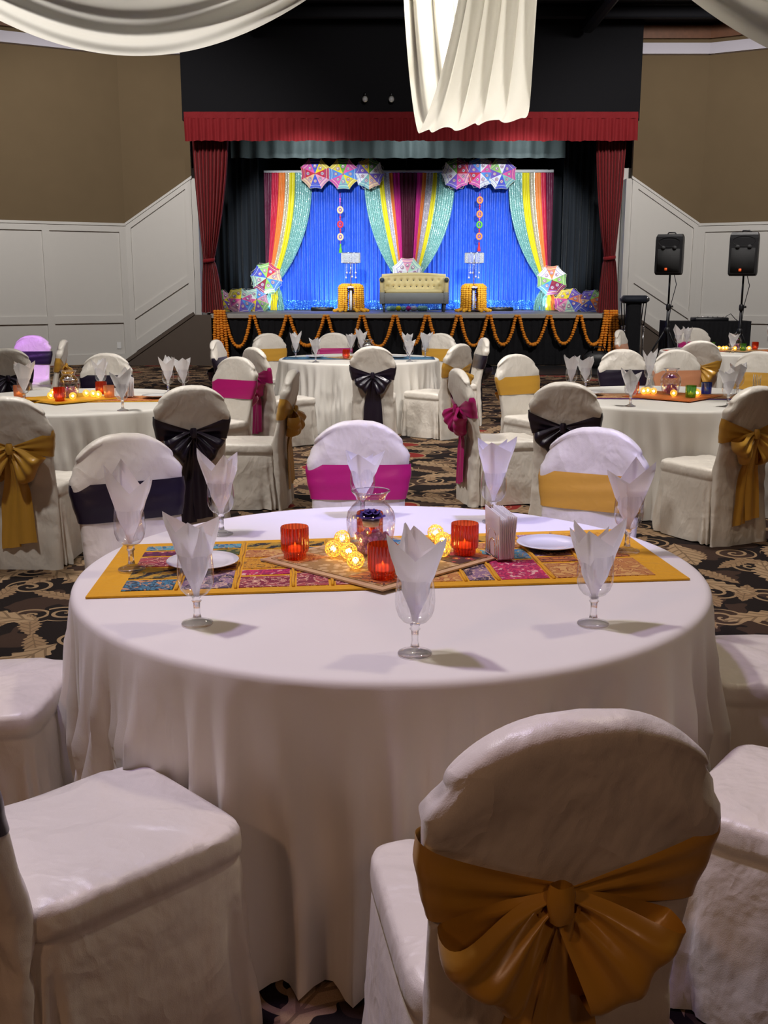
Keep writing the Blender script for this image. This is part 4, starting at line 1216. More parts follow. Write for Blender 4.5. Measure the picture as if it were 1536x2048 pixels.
chair_top(1402, 682, 10, 'gold', 'far_right', W + 'gold bow seen from behind at far right table')
chair_top(1238, 660, 118, 'peach', 'far_right', W + 'peach sash turned sideways near the black rack')
chair_top(1388, 656, 180, 'pink', 'far_right', W + 'pink sash facing us behind the far right table')

# ------------------------------------------------------------------ round tables
TR = 0.915
TZ = 0.76
def cloth_mesh(seed):
    b = MB()
    n = 288
    prof = [(0.0, 0)] + [(r, 0) for r in (0.3, 0.6, 0.8, 0.88)]
    def F(a):
        w = 17 * a + 1.3 * math.sin(3 * a + seed) + 0.9 * math.sin(5 * a + 2 * seed) + 0.5 * math.sin(8 * a + seed)
        k = math.cos(w)
        k2 = math.cos(2 * w + 1.1 * math.sin(4 * a) + seed)
        return 0.38 * k + 0.36 * (1 - 2 * abs(k2) ** 0.7) + 0.22 * math.sin(7 * a + seed * 1.7) + 0.16 * math.cos(3 * w + 2 * math.sin(6 * a))
    rows = 26
    def fn(u, v):
        a = 2 * PI * u
        j = int(round(v * (len(prof) + rows)))
        if j < len(prof):
            r = prof[j][0]; z = TZ
        else:
            k = j - len(prof)
            if k <= 4:
                t = k / 4 * PI / 2; r = TR - 0.022 + 0.022 * math.sin(t); z = TZ - 0.022 + 0.022 * math.cos(t)
            else:
                t = (k - 4) / (rows - 4); d = t ** 1.0
                amp = 0.098 * sm(d, -0.10, 0.5) * (0.5 + 0.5 * d)
                r = TR + 0.045 * d ** 0.8 + amp * F(a + 0.03 * math.sin(3 * d + 5 * a)) * 0.9
                z = (TZ - 0.022) * (1 - d) + 0.006
        return (r * math.cos(a), r * math.sin(a), z)
    b.grid(n, len(prof) + rows + 1, fn, 0, True)
    return b.mesh('tablecloth', MAT['cloth'], fix=False)
CLOTHS = [cloth_mesh(0.7), cloth_mesh(2.9)]
tt = MB(); tt.lathe([(0.0, 0.715), (0.90, 0.715), (0.905, 0.73), (0.90, 0.745), (0.0, 0.745)], 48); TTOP = tt.mesh('tabletop', MAT['wood_beam'])
def leg_frame(s):
    b = MB(); b.tube([(s * 0.45, -0.35, 0.01), (s * 0.45, -0.35, 0.70), (s * 0.45, 0.35, 0.70), (s * 0.45, 0.35, 0.01)], 0.014, 8); return b.mesh('leg', MAT['chrome'])
LEGS = [leg_frame(-1), leg_frame(1)]
def table(x, y, rz, label, ci=0):
    r = empty('round_table', (x, y, 0), rz); tag(r, label, 'table', 'round banquet tables')
    put('tablecloth', CLOTHS[ci], r); put('tabletop', TTOP, r)
    for l in LEGS: put('leg', l, r)
TN, TL, TRT, TB, TF, TLL = (0.02, 3.01), (-2.25, 7.67), (2.15, 7.88), (-0.285, 12.1), (4.45, 13.5), (-5.35, 11.9)
table(*TN, 0.3, 'nearest round table under a floor length white cloth')
table(*TL, 1.9, 'round table with white cloth at middle left', 1)
table(*TRT, 2.6, 'round table with white cloth at middle right', 1)
table(*TB, 0.9, 'round table with blue runner in front of the stage', 1)
table(*TF, 4.0, 'round table with orange runner at the far right', 1)
table(*TLL, 5.0, 'round table at the far left edge behind the chairs', 1)

# ------------------------------------------------------------------ runners and mats
ZT = TZ + 0.0015
def rect_frame(A, Bp, C, D):
    """A back-left, B back-right, C front-right, D front-left (x, y)"""
    A, Bp, C, D = [Vector((p[0], p[1])) for p in (A, Bp, C, D)]
    def fn(u, v):
        t = A.lerp(Bp, u); b_ = D.lerp(C, u); return t.lerp(b_, v)
    return fn
def slab(fn, u0, u1, v0, v1, z0, h, nu=2, nv=2, wave=0.0):
    b = MB()
    def top(u, v):
        p = fn(u0 + (u1 - u0) * u, v0 + (v1 - v0) * v)
        return (p.x, p.y, z0 + h + wave * wob(p.x * 9, p.y * 7))
    b.grid(nu, nv, top)
    n = nu * nv
    rim = [i for i in range(nu)] + [nu - 1 + nu * j for j in range(1, nv)] + [nu * (nv - 1) + i for i in range(nu - 2, -1, -1)] + [nu * j for j in range(nv - 2, 0, -1)]
    vs = [b.v[i] for i in rim]; m = len(vs)
    b.add(vs + [(p[0], p[1], z0) for p in vs], [(i, i + m, (i + 1) % m + m, (i + 1) % m) for i in range(m)])
    return b
def bordered(name, fn, border, mats, label, cat, z=ZT, parts=('backing', 'field'), bu=0.04, bv=0.10, field=True, h=0.004):
    r = empty(name, (0, 0, 0)); tag(r, label, cat)
    slab(fn, 0, 1, 0, 1, z, h, 30, 8, 0.0).obj(parts[0], border, r)
    if field: slab(fn, bu, 1 - bu, bv, 1 - bv, z + h - 0.001, 0.003, 30, 8).obj(parts[1], mats, r)
    return r
# nearest table: patchwork runner
rf = rect_frame((-0.835, 3.268), (0.80, 3.490), (0.868, 2.871), (-0.797, 2.690))
runner = bordered('table_runner', rf, MAT['runner_yellow'], None, 'mustard bordered patchwork runner across the nearest table', 'runner', field=False, h=0.005)
rng = random.Random(11)
us = [0.045]
while us[-1] < 0.90: us.append(us[-1] + rng.choice([0.055, 0.065, 0.08, 0.095]))
us[-1] = 0.955
cnt = 0
for i in range(len(us) - 1):
    vs = [0.06]
    while vs[-1] < 0.78: vs.append(vs[-1] + rng.choice([0.12, 0.15, 0.18, 0.22]))
    vs[-1] = 0.945
    for j in range(len(vs) - 1):
        g = 0.006; gv = 0.015
        o = slab(rf, us[i] + g, us[i + 1] - g, vs[j] + gv, vs[j + 1] - gv, ZT + 0.0045, 0.0022, 4, 4, 0.0006).obj('patch', PATCH[(cnt * 5 + rng.randrange(3)) % 12], runner)
        cnt += 1
for i in range(1, len(us) - 1):
    a, c_ = rf(us[i], 0.06), rf(us[i], 0.94)
    b = MB(); b.tube([(a.x + (c_.x - a.x) * t / 12 + 0.003 * wob(t * 2.0 + i), a.y + (c_.y - a.y) * t / 12, ZT + 0.007) for t in range(13)], 0.0045, 5)
    b.obj('braid', MAT['runner_yellow'], runner)
mf = rect_frame((-0.022, 3.385), (0.345, 3.075), (-0.004, 2.727), (-0.372, 3.055))
ZM = ZT + 0.009
mat_ = bordered('square_mat', mf, MAT['mat_edge'], MAT['mat_gold'], 'beige square brocade mat set cornerwise on the patchwork runner', 'mat', z=ZM, bu=0.045, bv=0.045, h=0.005)
for k, (u0, u1, v0, v1, pm) in enumerate([(0.05, 0.33, 0.06, 0.30, 2), (0.68, 0.95, 0.70, 0.94, 4), (0.38, 0.62, 0.05, 0.24, 9), (0.06, 0.26, 0.70, 0.94, 9), (0.72, 0.95, 0.10, 0.3, 10)]):
    slab(mf, u0, u1, v0, v1, ZM + 0.006, 0.002, 3, 3).obj('patch', PATCH[pm], mat_)
ZM2 = ZM + 0.0085
def around(c, dx, w, d, rot):
    ca, sa = math.cos(rot), math.sin(rot)
    def q(x, y): return (c[0] + dx[0] + x * ca - y * sa, c[1] + dx[1] + x * sa + y * ca)
    return rect_frame(q(-w, d), q(w, d), q(w, -d), q(-w, -d))
RUN_OR = embroidery('orange_brocade', (0.50, 0.12, 0.03), (0.60, 0.27, 0.08), (0.28, 0.05, 0.03), 0, 5)
RUN_PU = embroidery('tan_brocade', (0.42, 0.20, 0.09), (0.52, 0.33, 0.16), (0.30, 0.10, 0.06), 0, 8)
RUN_BL = embroidery('blue_brocade', (0.03, 0.11, 0.22), (0.06, 0.18, 0.30), (0.16, 0.30, 0.38), 0, 6)
bordered('table_runner', around(TL, (0, 0.0), 0.80, 0.20, 0.10), MAT['runner_yellow'], RUN_OR, 'orange brocade runner on the middle left table', 'runner', bu=0.02, bv=0.06)
bordered('table_runner', around(TRT, (0, 0.0), 0.80, 0.20, -0.05), plain('purple_binding', (0.09, 0.02, 0.16), 0.6), RUN_PU, 'tan brocade runner with purple edge on the middle right table', 'runner', bu=0.02, bv=0.08)
bordered('table_runner', around(TB, (0, 0.0), 0.86, 0.21, 0.0), plain('blue_binding', (0.02, 0.07, 0.16), 0.6), RUN_BL, 'blue brocade runner on the far centre table', 'runner', bu=0.02, bv=0.08)
bordered('table_runner', around(TF, (0, 0.0), 0.86, 0.20, 0.05), plain('red_binding', (0.45, 0.05, 0.03), 0.6), RUN_OR, 'orange red runner on the far right table', 'runner', bu=0.02, bv=0.08)
ORANGE_CLOTH = fabric('orange_mat_cloth', (0.58, 0.14, 0.02), 0.7)
for c, m_, e_, lb, cx in ((TL, MAT['runner_yellow'], MAT['runner_yellow'], 'mustard square mat under the vase on middle left table', (-0.05, 0)), (TRT, ORANGE_CLOTH, ORANGE_CLOTH, 'orange square mat under the vase on middle right table', (0.0, -0.05)),
                      (TB, MAT['mat_gold'], MAT['mat_edge'], 'beige square mat on the blue runner', (0, 0)), (TF, MAT['mat_gold'], MAT['mat_edge'], 'beige square mat on the far right table', (0.0, 0))):
    bordered('square_mat', around(c, cx, 0.27, 0.27, R(48)), e_, m_, lb, 'mat', z=ZT + 0.007, bu=0.04, bv=0.04)
ZS = ZT + 0.0145

# ------------------------------------------------------------------ goblets with napkins
b = MB(); b.shell([(0.0, 0.072), (0.014, 0.0725), (0.028, 0.079), (0.038, 0.091), (0.0435, 0.107), (0.0452, 0.125), (0.0440, 0.150), (0.0415, 0.175), (0.0410, 0.180)], 32)
ME_BOWL = b.mesh('bowl', MAT['glass'])
b = MB(); b.lathe([(0.0, 0.071), (0.012, 0.0705), (0.0095, 0.064), (0.0125, 0.060), (0.0085, 0.055), (0.0080, 0.030), (0.0105, 0.018), (0.0, 0.017)], 20)
ME_STEM = b.mesh('stem', MAT['stem_glass'], fix=True)
b = MB(); b.lathe([(0.0, 0.017), (0.012, 0.0155), (0.024, 0.009), (0.0385, 0.0045), (0.0395, 0.002), (0.037, 0.0), (0.0, 0.0)], 28)
ME_FOOT = b.mesh('foot', MAT['stem_glass'], fix=True)
def napkin_mesh(kind):
    """paper napkin pinched at its middle and opened: pleated funnel with four pointed corners"""
    b = MB()
    rg = random.Random(kind + 5)
    for li in range(2):
        n = 6
        ang = [2 * PI * k / n + rg.uniform(-0.16, 0.16) + li * 0.5 for k in range(n)]
        tops = [(0.218 + rg.uniform(-0.012, 0.022) if k % 2 == 0 else 0.165 + rg.uniform(-0.015, 0.015)) * (1.0 - 0.06 * li) for k in range(n)]
        rad = [(1.12 + rg.uniform(-0.1, 0.1) if k % 2 == 0 else 0.95 + rg.uniform(-0.12, 0.1)) * (1.0 - 0.14 * li) for k in range(n)]
        lean = rg.uniform(-0.012, 0.012)
        def fn(u, v):
            if li: u = (u * 0.5 + 0.02) % 1.0
            q = u * n; k = int(q) % n; t = q - int(q)
            k2 = (k + 1) % n
            def corner(i):
                h = tops[i] * v
                r = (0.006 + 0.032 * sm(h, 0, 0.09) + 0.034 * sm(h, 0.07, 0.22)) * (1 + (rad[i] - 1) * sm(h, 0.0, 0.12))
                if h < 0.10: r = min(r, 0.037)
                return Vector((r * math.cos(ang[i]) * 1.06 + lean * h * 5, r * math.sin(ang[i]) * 0.80, 0.077 + h))
            p = corner(k).lerp(corner(k2), t)
            p.x += 0.0015 * wob(u * 20, v * 5); p.y += 0.0015 * wob(u * 17, v * 6 + 1)
            return p
        b.grid(n * 4, 12, fn, 0, li == 0)
    return b.mesh('napkin', MAT['napkin'])
NAPS = [napkin_mesh(k) for k in range(4)]
def ordinals(pts):
    o = sorted(range(len(pts)), key=lambda i: pts[i][0] / pts[i][1]); return {i: k for k, i in enumerate(o)}
def goblets(pts, where, grp, sizes=None):
    od = ordinals(pts); n = len(pts)
    for i, (x, y) in enumerate(pts):
        k = od[i]
        word = 'leftmost' if k == 0 else ('rightmost' if k == n - 1 else ORD[k] + ' from left')
        r = empty('water_goblet', (x, y, (ZT if sizes is None else sizes[i]))); tag(r, 'stemmed clear water goblet, %s on the %s' % (word, where), 'glass', 'goblets on the ' + where)
        put('bowl', ME_BOWL, r); put('stem', ME_STEM, r); put('foot', ME_FOOT, r)
        o = put('paper_napkin', NAPS[(i * 3 + len(pts)) % 4], None, r.location, random.uniform(-0.7, 0.7) + (PI if i % 3 == 1 else 0))
        o.scale = (1, 1, 1 - 0.08 * (i % 3)); 
        tag(o, 'white folded paper napkin standing in the goblet, %s on the %s' % (word, where), 'napkin', 'napkins on the ' + where)
RZ = ZT + 0.009
goblets([(-0.735, 2.955), (-0.545, 3.43), (-0.077, 3.70), (0.385, 3.62), (0.755, 3.165), (0.516, 2.475), (0.07, 2.262), (-0.461, 2.478)], 'nearest table', 'near', [RZ, ZT, ZT, ZT, RZ, ZT, ZT, ZT])
goblets([(-2.533, 7.40), (-1.74, 6.98), (-2.229, 8.30), (-1.66, 8.10), (-1.56, 8.2)], 'middle left table', 'left')
goblets([(1.46, 8.22), (1.60, 8.36), (1.70, 7.24), (2.17, 8.62), (2.36, 7.20), (2.66, 7.92)], 'middle right table', 'right')
goblets([(-1.0, 12.0), (-0.74, 11.46), (-0.40, 12.86), (-0.27, 12.72), (0.27, 12.3), (0.28, 11.6), (0.47, 12.1)], 'far centre table', 'centre')
goblets([(3.86, 13.95), (4.02, 14.1), (4.30, 13.1), (4.95, 13.6)], 'far right table', 'far_right')

# ------------------------------------------------------------------ candles in ribbed glass
def candle_mesh(mat, ribbed):
    b = MB()
    pr = [(0.0, 0.002), (0.034, 0.002), (0.0345, 0.016), (0.0345, 0.0175), (0.040, 0.022), (0.041, 0.030), (0.041, 0.060), (0.041, 0.094), (0.0405, 0.097)] if ribbed else [(0.0, 0.002), (0.034, 0.002), (0.037, 0.006), (0.039, 0.05), (0.040, 0.088)]
    n = 96 if ribbed else 28
    vs = []; fs = []
    for k, (r, z) in enumerate(pr):
        for i in range(n):
            a = 2 * PI * i / n
            rr = r * (1 + (0.034 * math.cos(24 * a) if ribbed and 4 < k < 8 else 0))
            vs.append((rr * math.cos(a), rr * math.sin(a), z))
    for k in range(len(pr) - 1):
        for i in range(n):
            j = (i + 1) % n; fs.append((k * n + i, k * n + j, (k + 1) * n + j, (k + 1) * n + i))
    b.add(vs, fs)
    return b.mesh('glass_cup', mat)
CUP = {c: candle_mesh(MAT[c + '_glass'], c == 'red') for c in ('red', 'green', 'blue', 'peach')}
b = MB(); b.lathe([(0.0, 0.021), (0.019, 0.021), (0.019, 0.036), (0.0, 0.034)], 16); WAX = b.mesh('tealight', MAT['wax'])
b = MB(); b.lathe([(0.0, 0.036), (0.003, 0.039), (0.0025, 0.043), (0.0, 0.049)], 8); FLAME = b.mesh('flame', MAT['flame'])
def candle(x, y, z, c, label, lit=True):
    r = empty('candle_holder', (x, y, z), random.uniform(0, 3)); tag(r, label, 'candle', 'glass candle holders')
    put('glass_cup', CUP[c], r); w = put('tealight', WAX, r)
    if lit: put('flame', FLAME, w)
candle(-0.267, 3.055, ZM2, 'red', 'ribbed orange red candle glass at the left of the brocade mat')
candle(-0.004, 2.838, ZM2, 'red', 'ribbed orange red candle glass in front of the vase')
candle(0.245, 3.10, ZM2, 'red', 'ribbed orange red candle glass at the right of the brocade mat')
candle(-0.045, 3.26, ZM2, 'red', 'ribbed orange red candle glass seen through the vase')
for t, z, items in (
    (TL, ZS, [(-0.05, -0.22, 'red', 'red candle glass in front of the vase on middle left table'), (0.13, 0.22, 'red', 'red candle glass behind the vase on middle left table'), (0.24, 0.02, 'peach', 'frosted peach candle glass, right on middle left table'), (-0.42, 0.02, 'peach', 'frosted peach candle glass, left on middle left table')]),
    (TRT, ZS, [(-0.27, 0.05, 'red', 'red candle glass left of the vase on middle right table'), (0.09, -0.20, 'green', 'green candle glass in front of the vase on middle right table'), (0.28, 0.05, 'blue', 'blue candle glass right of the vase on middle right table')]),
    (TB, ZS, [(-0.14, -0.2, 'red', 'orange candle glass on the far centre table'), ]),
    (TF, ZS, [(-0.25, 0.1, 'green', 'green candle glass left of the far right vase'), (0.05, -0.2, 'green', 'green candle glass in front of the far right vase'), (0.27, 0.0, 'red', 'red candle glass on the far right table')])):
    for dx, dy, c, lb in items: candle(t[0] + dx, t[1] + dy, z, c, lb)

# ------------------------------------------------------------------ gilded light balls
bm = bmesh.new(); bmesh.ops.create_icosphere(bm, subdivisions=2, radius=0.026)
b = MB()
for e in bm.edges: b.tube([e.verts[0].co, e.verts[1].co], 0.0013, 3, cap=False)
bm.free()
BALL = b.mesh('wire_shell', MAT['rattan'])
b = MB(); b.ball((0, 0, 0), 0.009, 10, 6); BULB = b.mesh('led_bulb', MAT['led'])
def light_ball(x, y, z, label, grp):
    r = empty('light_ball', (x, y, z + 0.027), random.uniform(0, 3)); tag(r, label, 'fairy light', grp)
    put('wire_shell', BALL, r); put('led_bulb', BULB, r)
def balls(pts, z, where):
    od = ordinals(pts)
    for i, (x, y) in enumerate(pts):
        light_ball(x, y, z, 'glowing gilded wire ball light, %s from the left on the %s' % (ORD[od[i]], where), 'ball lights on the ' + where)
balls([(-0.130, 3.19), (-0.152, 3.06), (-0.105, 3.03), (-0.082, 2.925), (0.165, 3.27), (0.182, 3.17), (0.175, 3.06)], ZM2, 'nearest table')
balls([(TL[0] - 0.15, TL[1] - 0.1), (TL[0] + 0.02, TL[1] - 0.14), (TL[0] + 0.06, TL[1] + 0.06), (TL[0] + 0.12, TL[1] + 0.03), (TL[0] + 0.17, TL[1] - 0.02), (TL[0] - 0.2, TL[1] + 0.12)], ZS, 'middle left table')
balls([(TRT[0] - 0.20, TRT[1] + 0.02), (TRT[0] - 0.16, TRT[1] + 0.06), (TRT[0] - 0.13, TRT[1] + 0.0), (TRT[0] - 0.02, TRT[1] - 0.15), (TRT[0] + 0.16, TRT[1] - 0.13), (TRT[0] + 0.17, TRT[1] - 0.06)], ZS, 'middle right table')
balls([(TB[0] - 0.02, TB[1] - 0.12), (TB[0] + 0.03, TB[1] - 0.14), (TB[0] + 0.06, TB[1] - 0.1)], ZS, 'far centre table')
balls([(TF[0] - 0.22, TF[1] - 0.1), (TF[0] - 0.17, TF[1] - 0.12), (TF[0] - 0.12, TF[1] - 0.08), (TF[0] - 0.04, TF[1] - 0.17), (TF[0] + 0.15, TF[1] - 0.13)], ZS, 'far right table')

# ------------------------------------------------------------------ vases
VP = [(0.0, 0.004), (0.045, 0.004), (0.050, 0.010), (0.058, 0.04), (0.064, 0.075), (0.066, 0.105), (0.061, 0.130), (0.049, 0.148), (0.040, 0.158), (0.038, 0.166), (0.041, 0.178), (0.048, 0.190), (0.050, 0.193)]
b = MB(); b.shell(VP, 40); VASE = b.mesh('vase_body', MAT['vase_glass'])
b = MB(); b.grid(40, 8, lambda s, w: ((0.050 + 0.002 * math.cos(2 * PI * w)) * math.cos(2 * PI * s), (0.050 + 0.002 * math.cos(2 * PI * w)) * math.sin(2 * PI * s), 0.1935 + 0.002 * math.sin(2 * PI * w)), 0, True)
VLIP = b.mesh('vase_lip', MAT['stem_glass'])
def bead_mesh(nm, mat, zmax, n, seed):
    rg = random.Random(seed); b = MB()
    for i in range(n):
        z = 0.012 + zmax * rg.random() ** 1.3
        rmax = float(np.interp(z, [p[1] for p in VP], [p[0] for p in VP])) - 0.011
        a = rg.random() * 2 * PI; r = rmax * math.sqrt(rg.random())
        b.ball((r * math.cos(a), r * math.sin(a), z), 0.0085, 6, 4)
    return b.mesh(nm, mat)
BEADS = bead_mesh('glass_beads', MAT['bead_violet'], 0.050, 120, 1)
BEADS2 = bead_mesh('glass_beads', MAT['bead_violet'], 0.06, 90, 2)
def flower_mesh(mat):
    b = MB()
    for ring, (n, L, tilt) in enumerate(((8, 0.034, 0.35), (7, 0.028, 0.75), (5, 0.02, 1.15))):
        for i in range(n):
            a = 2 * PI * i / n + ring * 0.4
            def fn(u, v):
                w = 0.015 * math.sin(PI * min(0.97, 0.1 + 0.85 * v)) * (2 * u - 1)
                r = 0.004 + L * v * math.cos(tilt * (0.4 + 0.6 * v)); z = L * v * math.sin(tilt) + 0.004 * ring - 0.006 * v * v
                return (r * math.cos(a) - w * math.sin(a), r * math.sin(a) + w * math.cos(a), z - 0.004 * (2 * u - 1) ** 2)
            b.grid(4, 5, fn)
    return b.mesh('petals', mat)
FLO = {k: flower_mesh(MAT[m]) for k, m in (('violet', 'petal'), ('white', 'petal_white'), ('pink', 'petal_pink'))}
b = MB(); b.lathe([(0.0, 0.0), (0.024, 0.0), (0.027, 0.018), (0.0, 0.018)], 20); FCAND = b.mesh('floating_candle', MAT['white_wax'])
def vase(x, y, z, fl, where, beads, desc):
    r = empty('glass_vase', (x, y, z)); tag(r, 'clear glass vase with flared lip on the %s, %s' % (where, desc), 'vase', 'glass vases')
    put('vase_body', VASE, r); put('vase_lip', VLIP, r); r.scale = (1.14, 1.14, 1.0)
    o = put('glass_beads', beads, None, (x, y, z)); tag(o, 'violet glass beads in the vase on the ' + where, 'beads', kind='stuff')
    if fl == 'violet':
        o = put('floating_candle', FCAND, None, (x, y, z + 0.085)); tag(o, 'white floating candle inside the vase on the nearest table', 'candle')
    o = put('flower', FLO[fl], None, (x, y, z + 0.112 if fl == 'violet' else z + 0.125)); tag(o, '%s silk flower inside the vase on the %s' % (fl, where), 'flower')
    o.scale = (1.25, 1.25, 1.2)
vase(-0.040, 3.115, ZM2, 'violet', 'nearest table', BEADS, 'holding a violet bloom')
vase(TL[0] - 0.05, TL[1] + 0.02, ZS, 'white', 'middle left table', BEADS2, 'holding a pale bloom')
vase(TRT[0], TRT[1] + 0.02, ZS, 'pink', 'middle right table', BEADS2, 'holding a pink bloom')
vase(TF[0] + 0.02, TF[1] + 0.02, ZS, 'violet' if False else 'pink', 'far right table', BEADS2, 'filled with violet beads')
vase(TB[0] + 0.10, TB[1] + 0.02, ZS, 'white', 'far centre table', BEADS2, 'half hidden by a napkin')

# ------------------------------------------------------------------ plates and napkin holders
b = MB(); b.lathe([(0.0, 0.002), (0.06, 0.0), (0.075, 0.006), (0.105, 0.0145), (0.107, 0.016), (0.104, 0.018), (0.074, 0.0095), (0.060, 0.006), (0.0, 0.006)], 48); ME_PL = b.mesh('side_plate', MAT['china'], fix=True)
def plate(x, y, z, lb, s=1.0):
    o = put('side_plate', ME_PL, None, (x, y, z)); o.scale = (s, s, 1); tag(o, lb, 'plate', 'white side plates')
plate(-0.535, 3.0, ZT + 0.010, 'white china plate on the left end of the patchwork runner')
plate(0.52, 3.22, ZT + 0.010, 'white china plate on the right end of the patchwork runner', 0.95)
plate(TL[0] + 0.58, TL[1] + 0.05, ZS, 'white china plate on the middle left table')
plate(TRT[0] - 0.60, TRT[1] + 0.05, ZS, 'white china plate on the middle right table')
plate(TB[0] - 0.5, TB[1] - 0.05, ZS, 'white china plate, left on the far centre table')
plate(TB[0] + 0.45, TB[1] - 0.05, ZS, 'white china plate, right on the far centre table')
def napkin_holder(x, y, z, rz, n, where):
    r = empty('napkin_holder', (x, y, z), rz); tag(r, 'chrome arched napkin holder full of napkins on the ' + where, 'napkin holder', 'napkin holders')
    for s in (-1, 1):
        b = MB()
        for k in range(3):
            w = 0.055 - 0.016 * k; h = 0.115 - 0.03 * k
            pts = [(s * 0.024, -w, 0.004)] + [(s * 0.024, -w * math.cos(PI * t / 10), 0.004 + (h - w) * (1 if 0 < t < 10 else 0.85) + w * math.sin(PI * t / 10)) for t in range(11)] + [(s * 0.024, w, 0.004)]
            b.tube(pts, 0.0024, 6)
        b.obj('arch_side', MAT['chrome'], r)
    MB().bbox((0, 0, 0.003), (0.056, 0.115, 0.005), 0.002).obj('base_plate', MAT['chrome'], r)
    for k in range(n):
        xk = -0.02 + 0.04 * k / (n - 1)
        b = MB(); th = 0.0016; fan = (xk) * 0.35
        jz = random.uniform(-0.006, 0.010)
        b.add([(xk - th, -0.062, 0.006), (xk + th, -0.062, 0.006), (xk + th, 0.062, 0.006), (xk - th, 0.062, 0.006), (xk - th + fan, -0.066, 0.132 + jz), (xk + th + fan, -0.066, 0.132 + jz), (xk + th + fan, 0.060, 0.142 + jz), (xk - th + fan, 0.060, 0.142 + jz)],
              [(3, 2, 1, 0), (4, 5, 6, 7), (0, 1, 5, 4), (1, 2, 6, 5), (2, 3, 7, 6), (3, 0, 4, 7)])
        o = b.obj('flat_napkin', MAT['napkin'], None, smooth=False, loc=(x, y, z), rz=rz); tag(o, 'flat white napkin standing in the chrome holder on the ' + where, 'napkin', 'napkins in the holder on the ' + where)
napkin_holder(0.352, 3.10, ZT + 0.012, R(14), 9, 'nearest table')
napkin_holder(TL[0] + 0.36, TL[1] + 0.1, ZS, R(30), 5, 'middle left table')
napkin_holder(TRT[0] + 0.62, TRT[1] - 0.05, ZS, R(-20), 5, 'middle right table')

# ------------------------------------------------------------------ fabric swags on the ceiling
def ceiling_swag(A, B, sagz, width, label, fold=2.5, twist=0.0, n=70, wend=0.35):
    A, B = Vector(A), Vector(B)
    side = (B - A).cross(Vector((0, 0, 1))).normalized()
    b = MB()
    def fn(v, u):
        s = 2 * u - 1
        p = A.lerp(B, u); p.z -= sagz * (1 - abs(s) ** 2.0)
        w = width * (wend + (1 - wend) * (1 - s * s))
        t = v - 0.5
        fo = 0.030 * math.sin(v * PI * 2 * fold + 0.9 * math.sin(3 * u * PI)) + 0.012 * math.sin(v * 17 + 4 * u)
        q = p + side * (fo + 0.10 * math.cos(t * PI)) + Vector((0, 0, -t * w))
        return q
    b.grid(34, n, fn)
    o = b.obj('ceiling_swag', MAT['ceiling_sheer'], fix=False); tag(o, label, 'drape', 'ivory ceiling swags')
HUB = Vector((0.55, 8.1, 4.95))
ceiling_swag((0.55, 8.0, 4.55), (-4.05, 7.9, 4.55), 1.2, 0.36, 'ivory sheer swag curving across the upper left ceiling')
ceiling_swag((0.6, 7.8, 5.2), (6.2, 5.6, 5.2), 2.2, 0.5, 'ivory sheer swag cut by the upper right corner')

# centre swag: hangs as a deep loop towards the camera, seen end on
b = MB()
def loop(v, u):
    s = 2 * u - 1
    Y = 8.0 - 2.3 * u
    zb = 2.55
    z = zb + 2.3 * abs(s) ** 2.3
    xc = 0.39 + 0.16 * sm(u, 0.0, 0.5) + 0.13 * sm(u, 0.5, 1.0)
    w = 0.29 + 0.04 * sm(u, 0, 0.5) - 0.15 * sm(u, 0.5, 0.9)
    t = 2 * v - 1
    z += 0.05 * t * sm(1 - abs(s), 0.3, 1.0) + 0.02 * wob(v * 12) * (1 - abs(s))
    fo = 0.040 * math.sin(v * PI * 9 + 1.5 * s) + 0.02 * math.sin(v * 31)
    return (xc + w * t + 0.02 * math.sin(v * PI * 9), Y + fo * (1 if u < 0.5 else -1) * min(1, abs(s) * 3 + 0.15), z + fo * 0.2 * (1 - abs(s)))
b.grid(64, 64, loop)
tag(b.obj('ceiling_swag', MAT['ceiling_sheer'], fix=False), 'ivory sheer swag hanging in a deep loop below the bright lamp', 'drape', 'ivory ceiling swags')
lp = empty('pendant_lamp', (0.50, 7.25, 3.46)); tag(lp, 'bright round pendant lamp glowing inside the hanging swag', 'lamp')
MB().ball((0, 0, 0.08), 0.14, 20, 12).obj('globe', glow('lamp_globe', (1.0, 0.93, 0.80), 55), lp)
MB().tube([(0, 0, 0.2), (0, 0, 3.0)], 0.008, 6).obj('cord', MAT['black_metal'], lp)
MB().lathe([(0.05, 0.20), (0.05, 0.27), (0.02, 0.30)], 14).obj('cap', MAT['chrome'], lp)

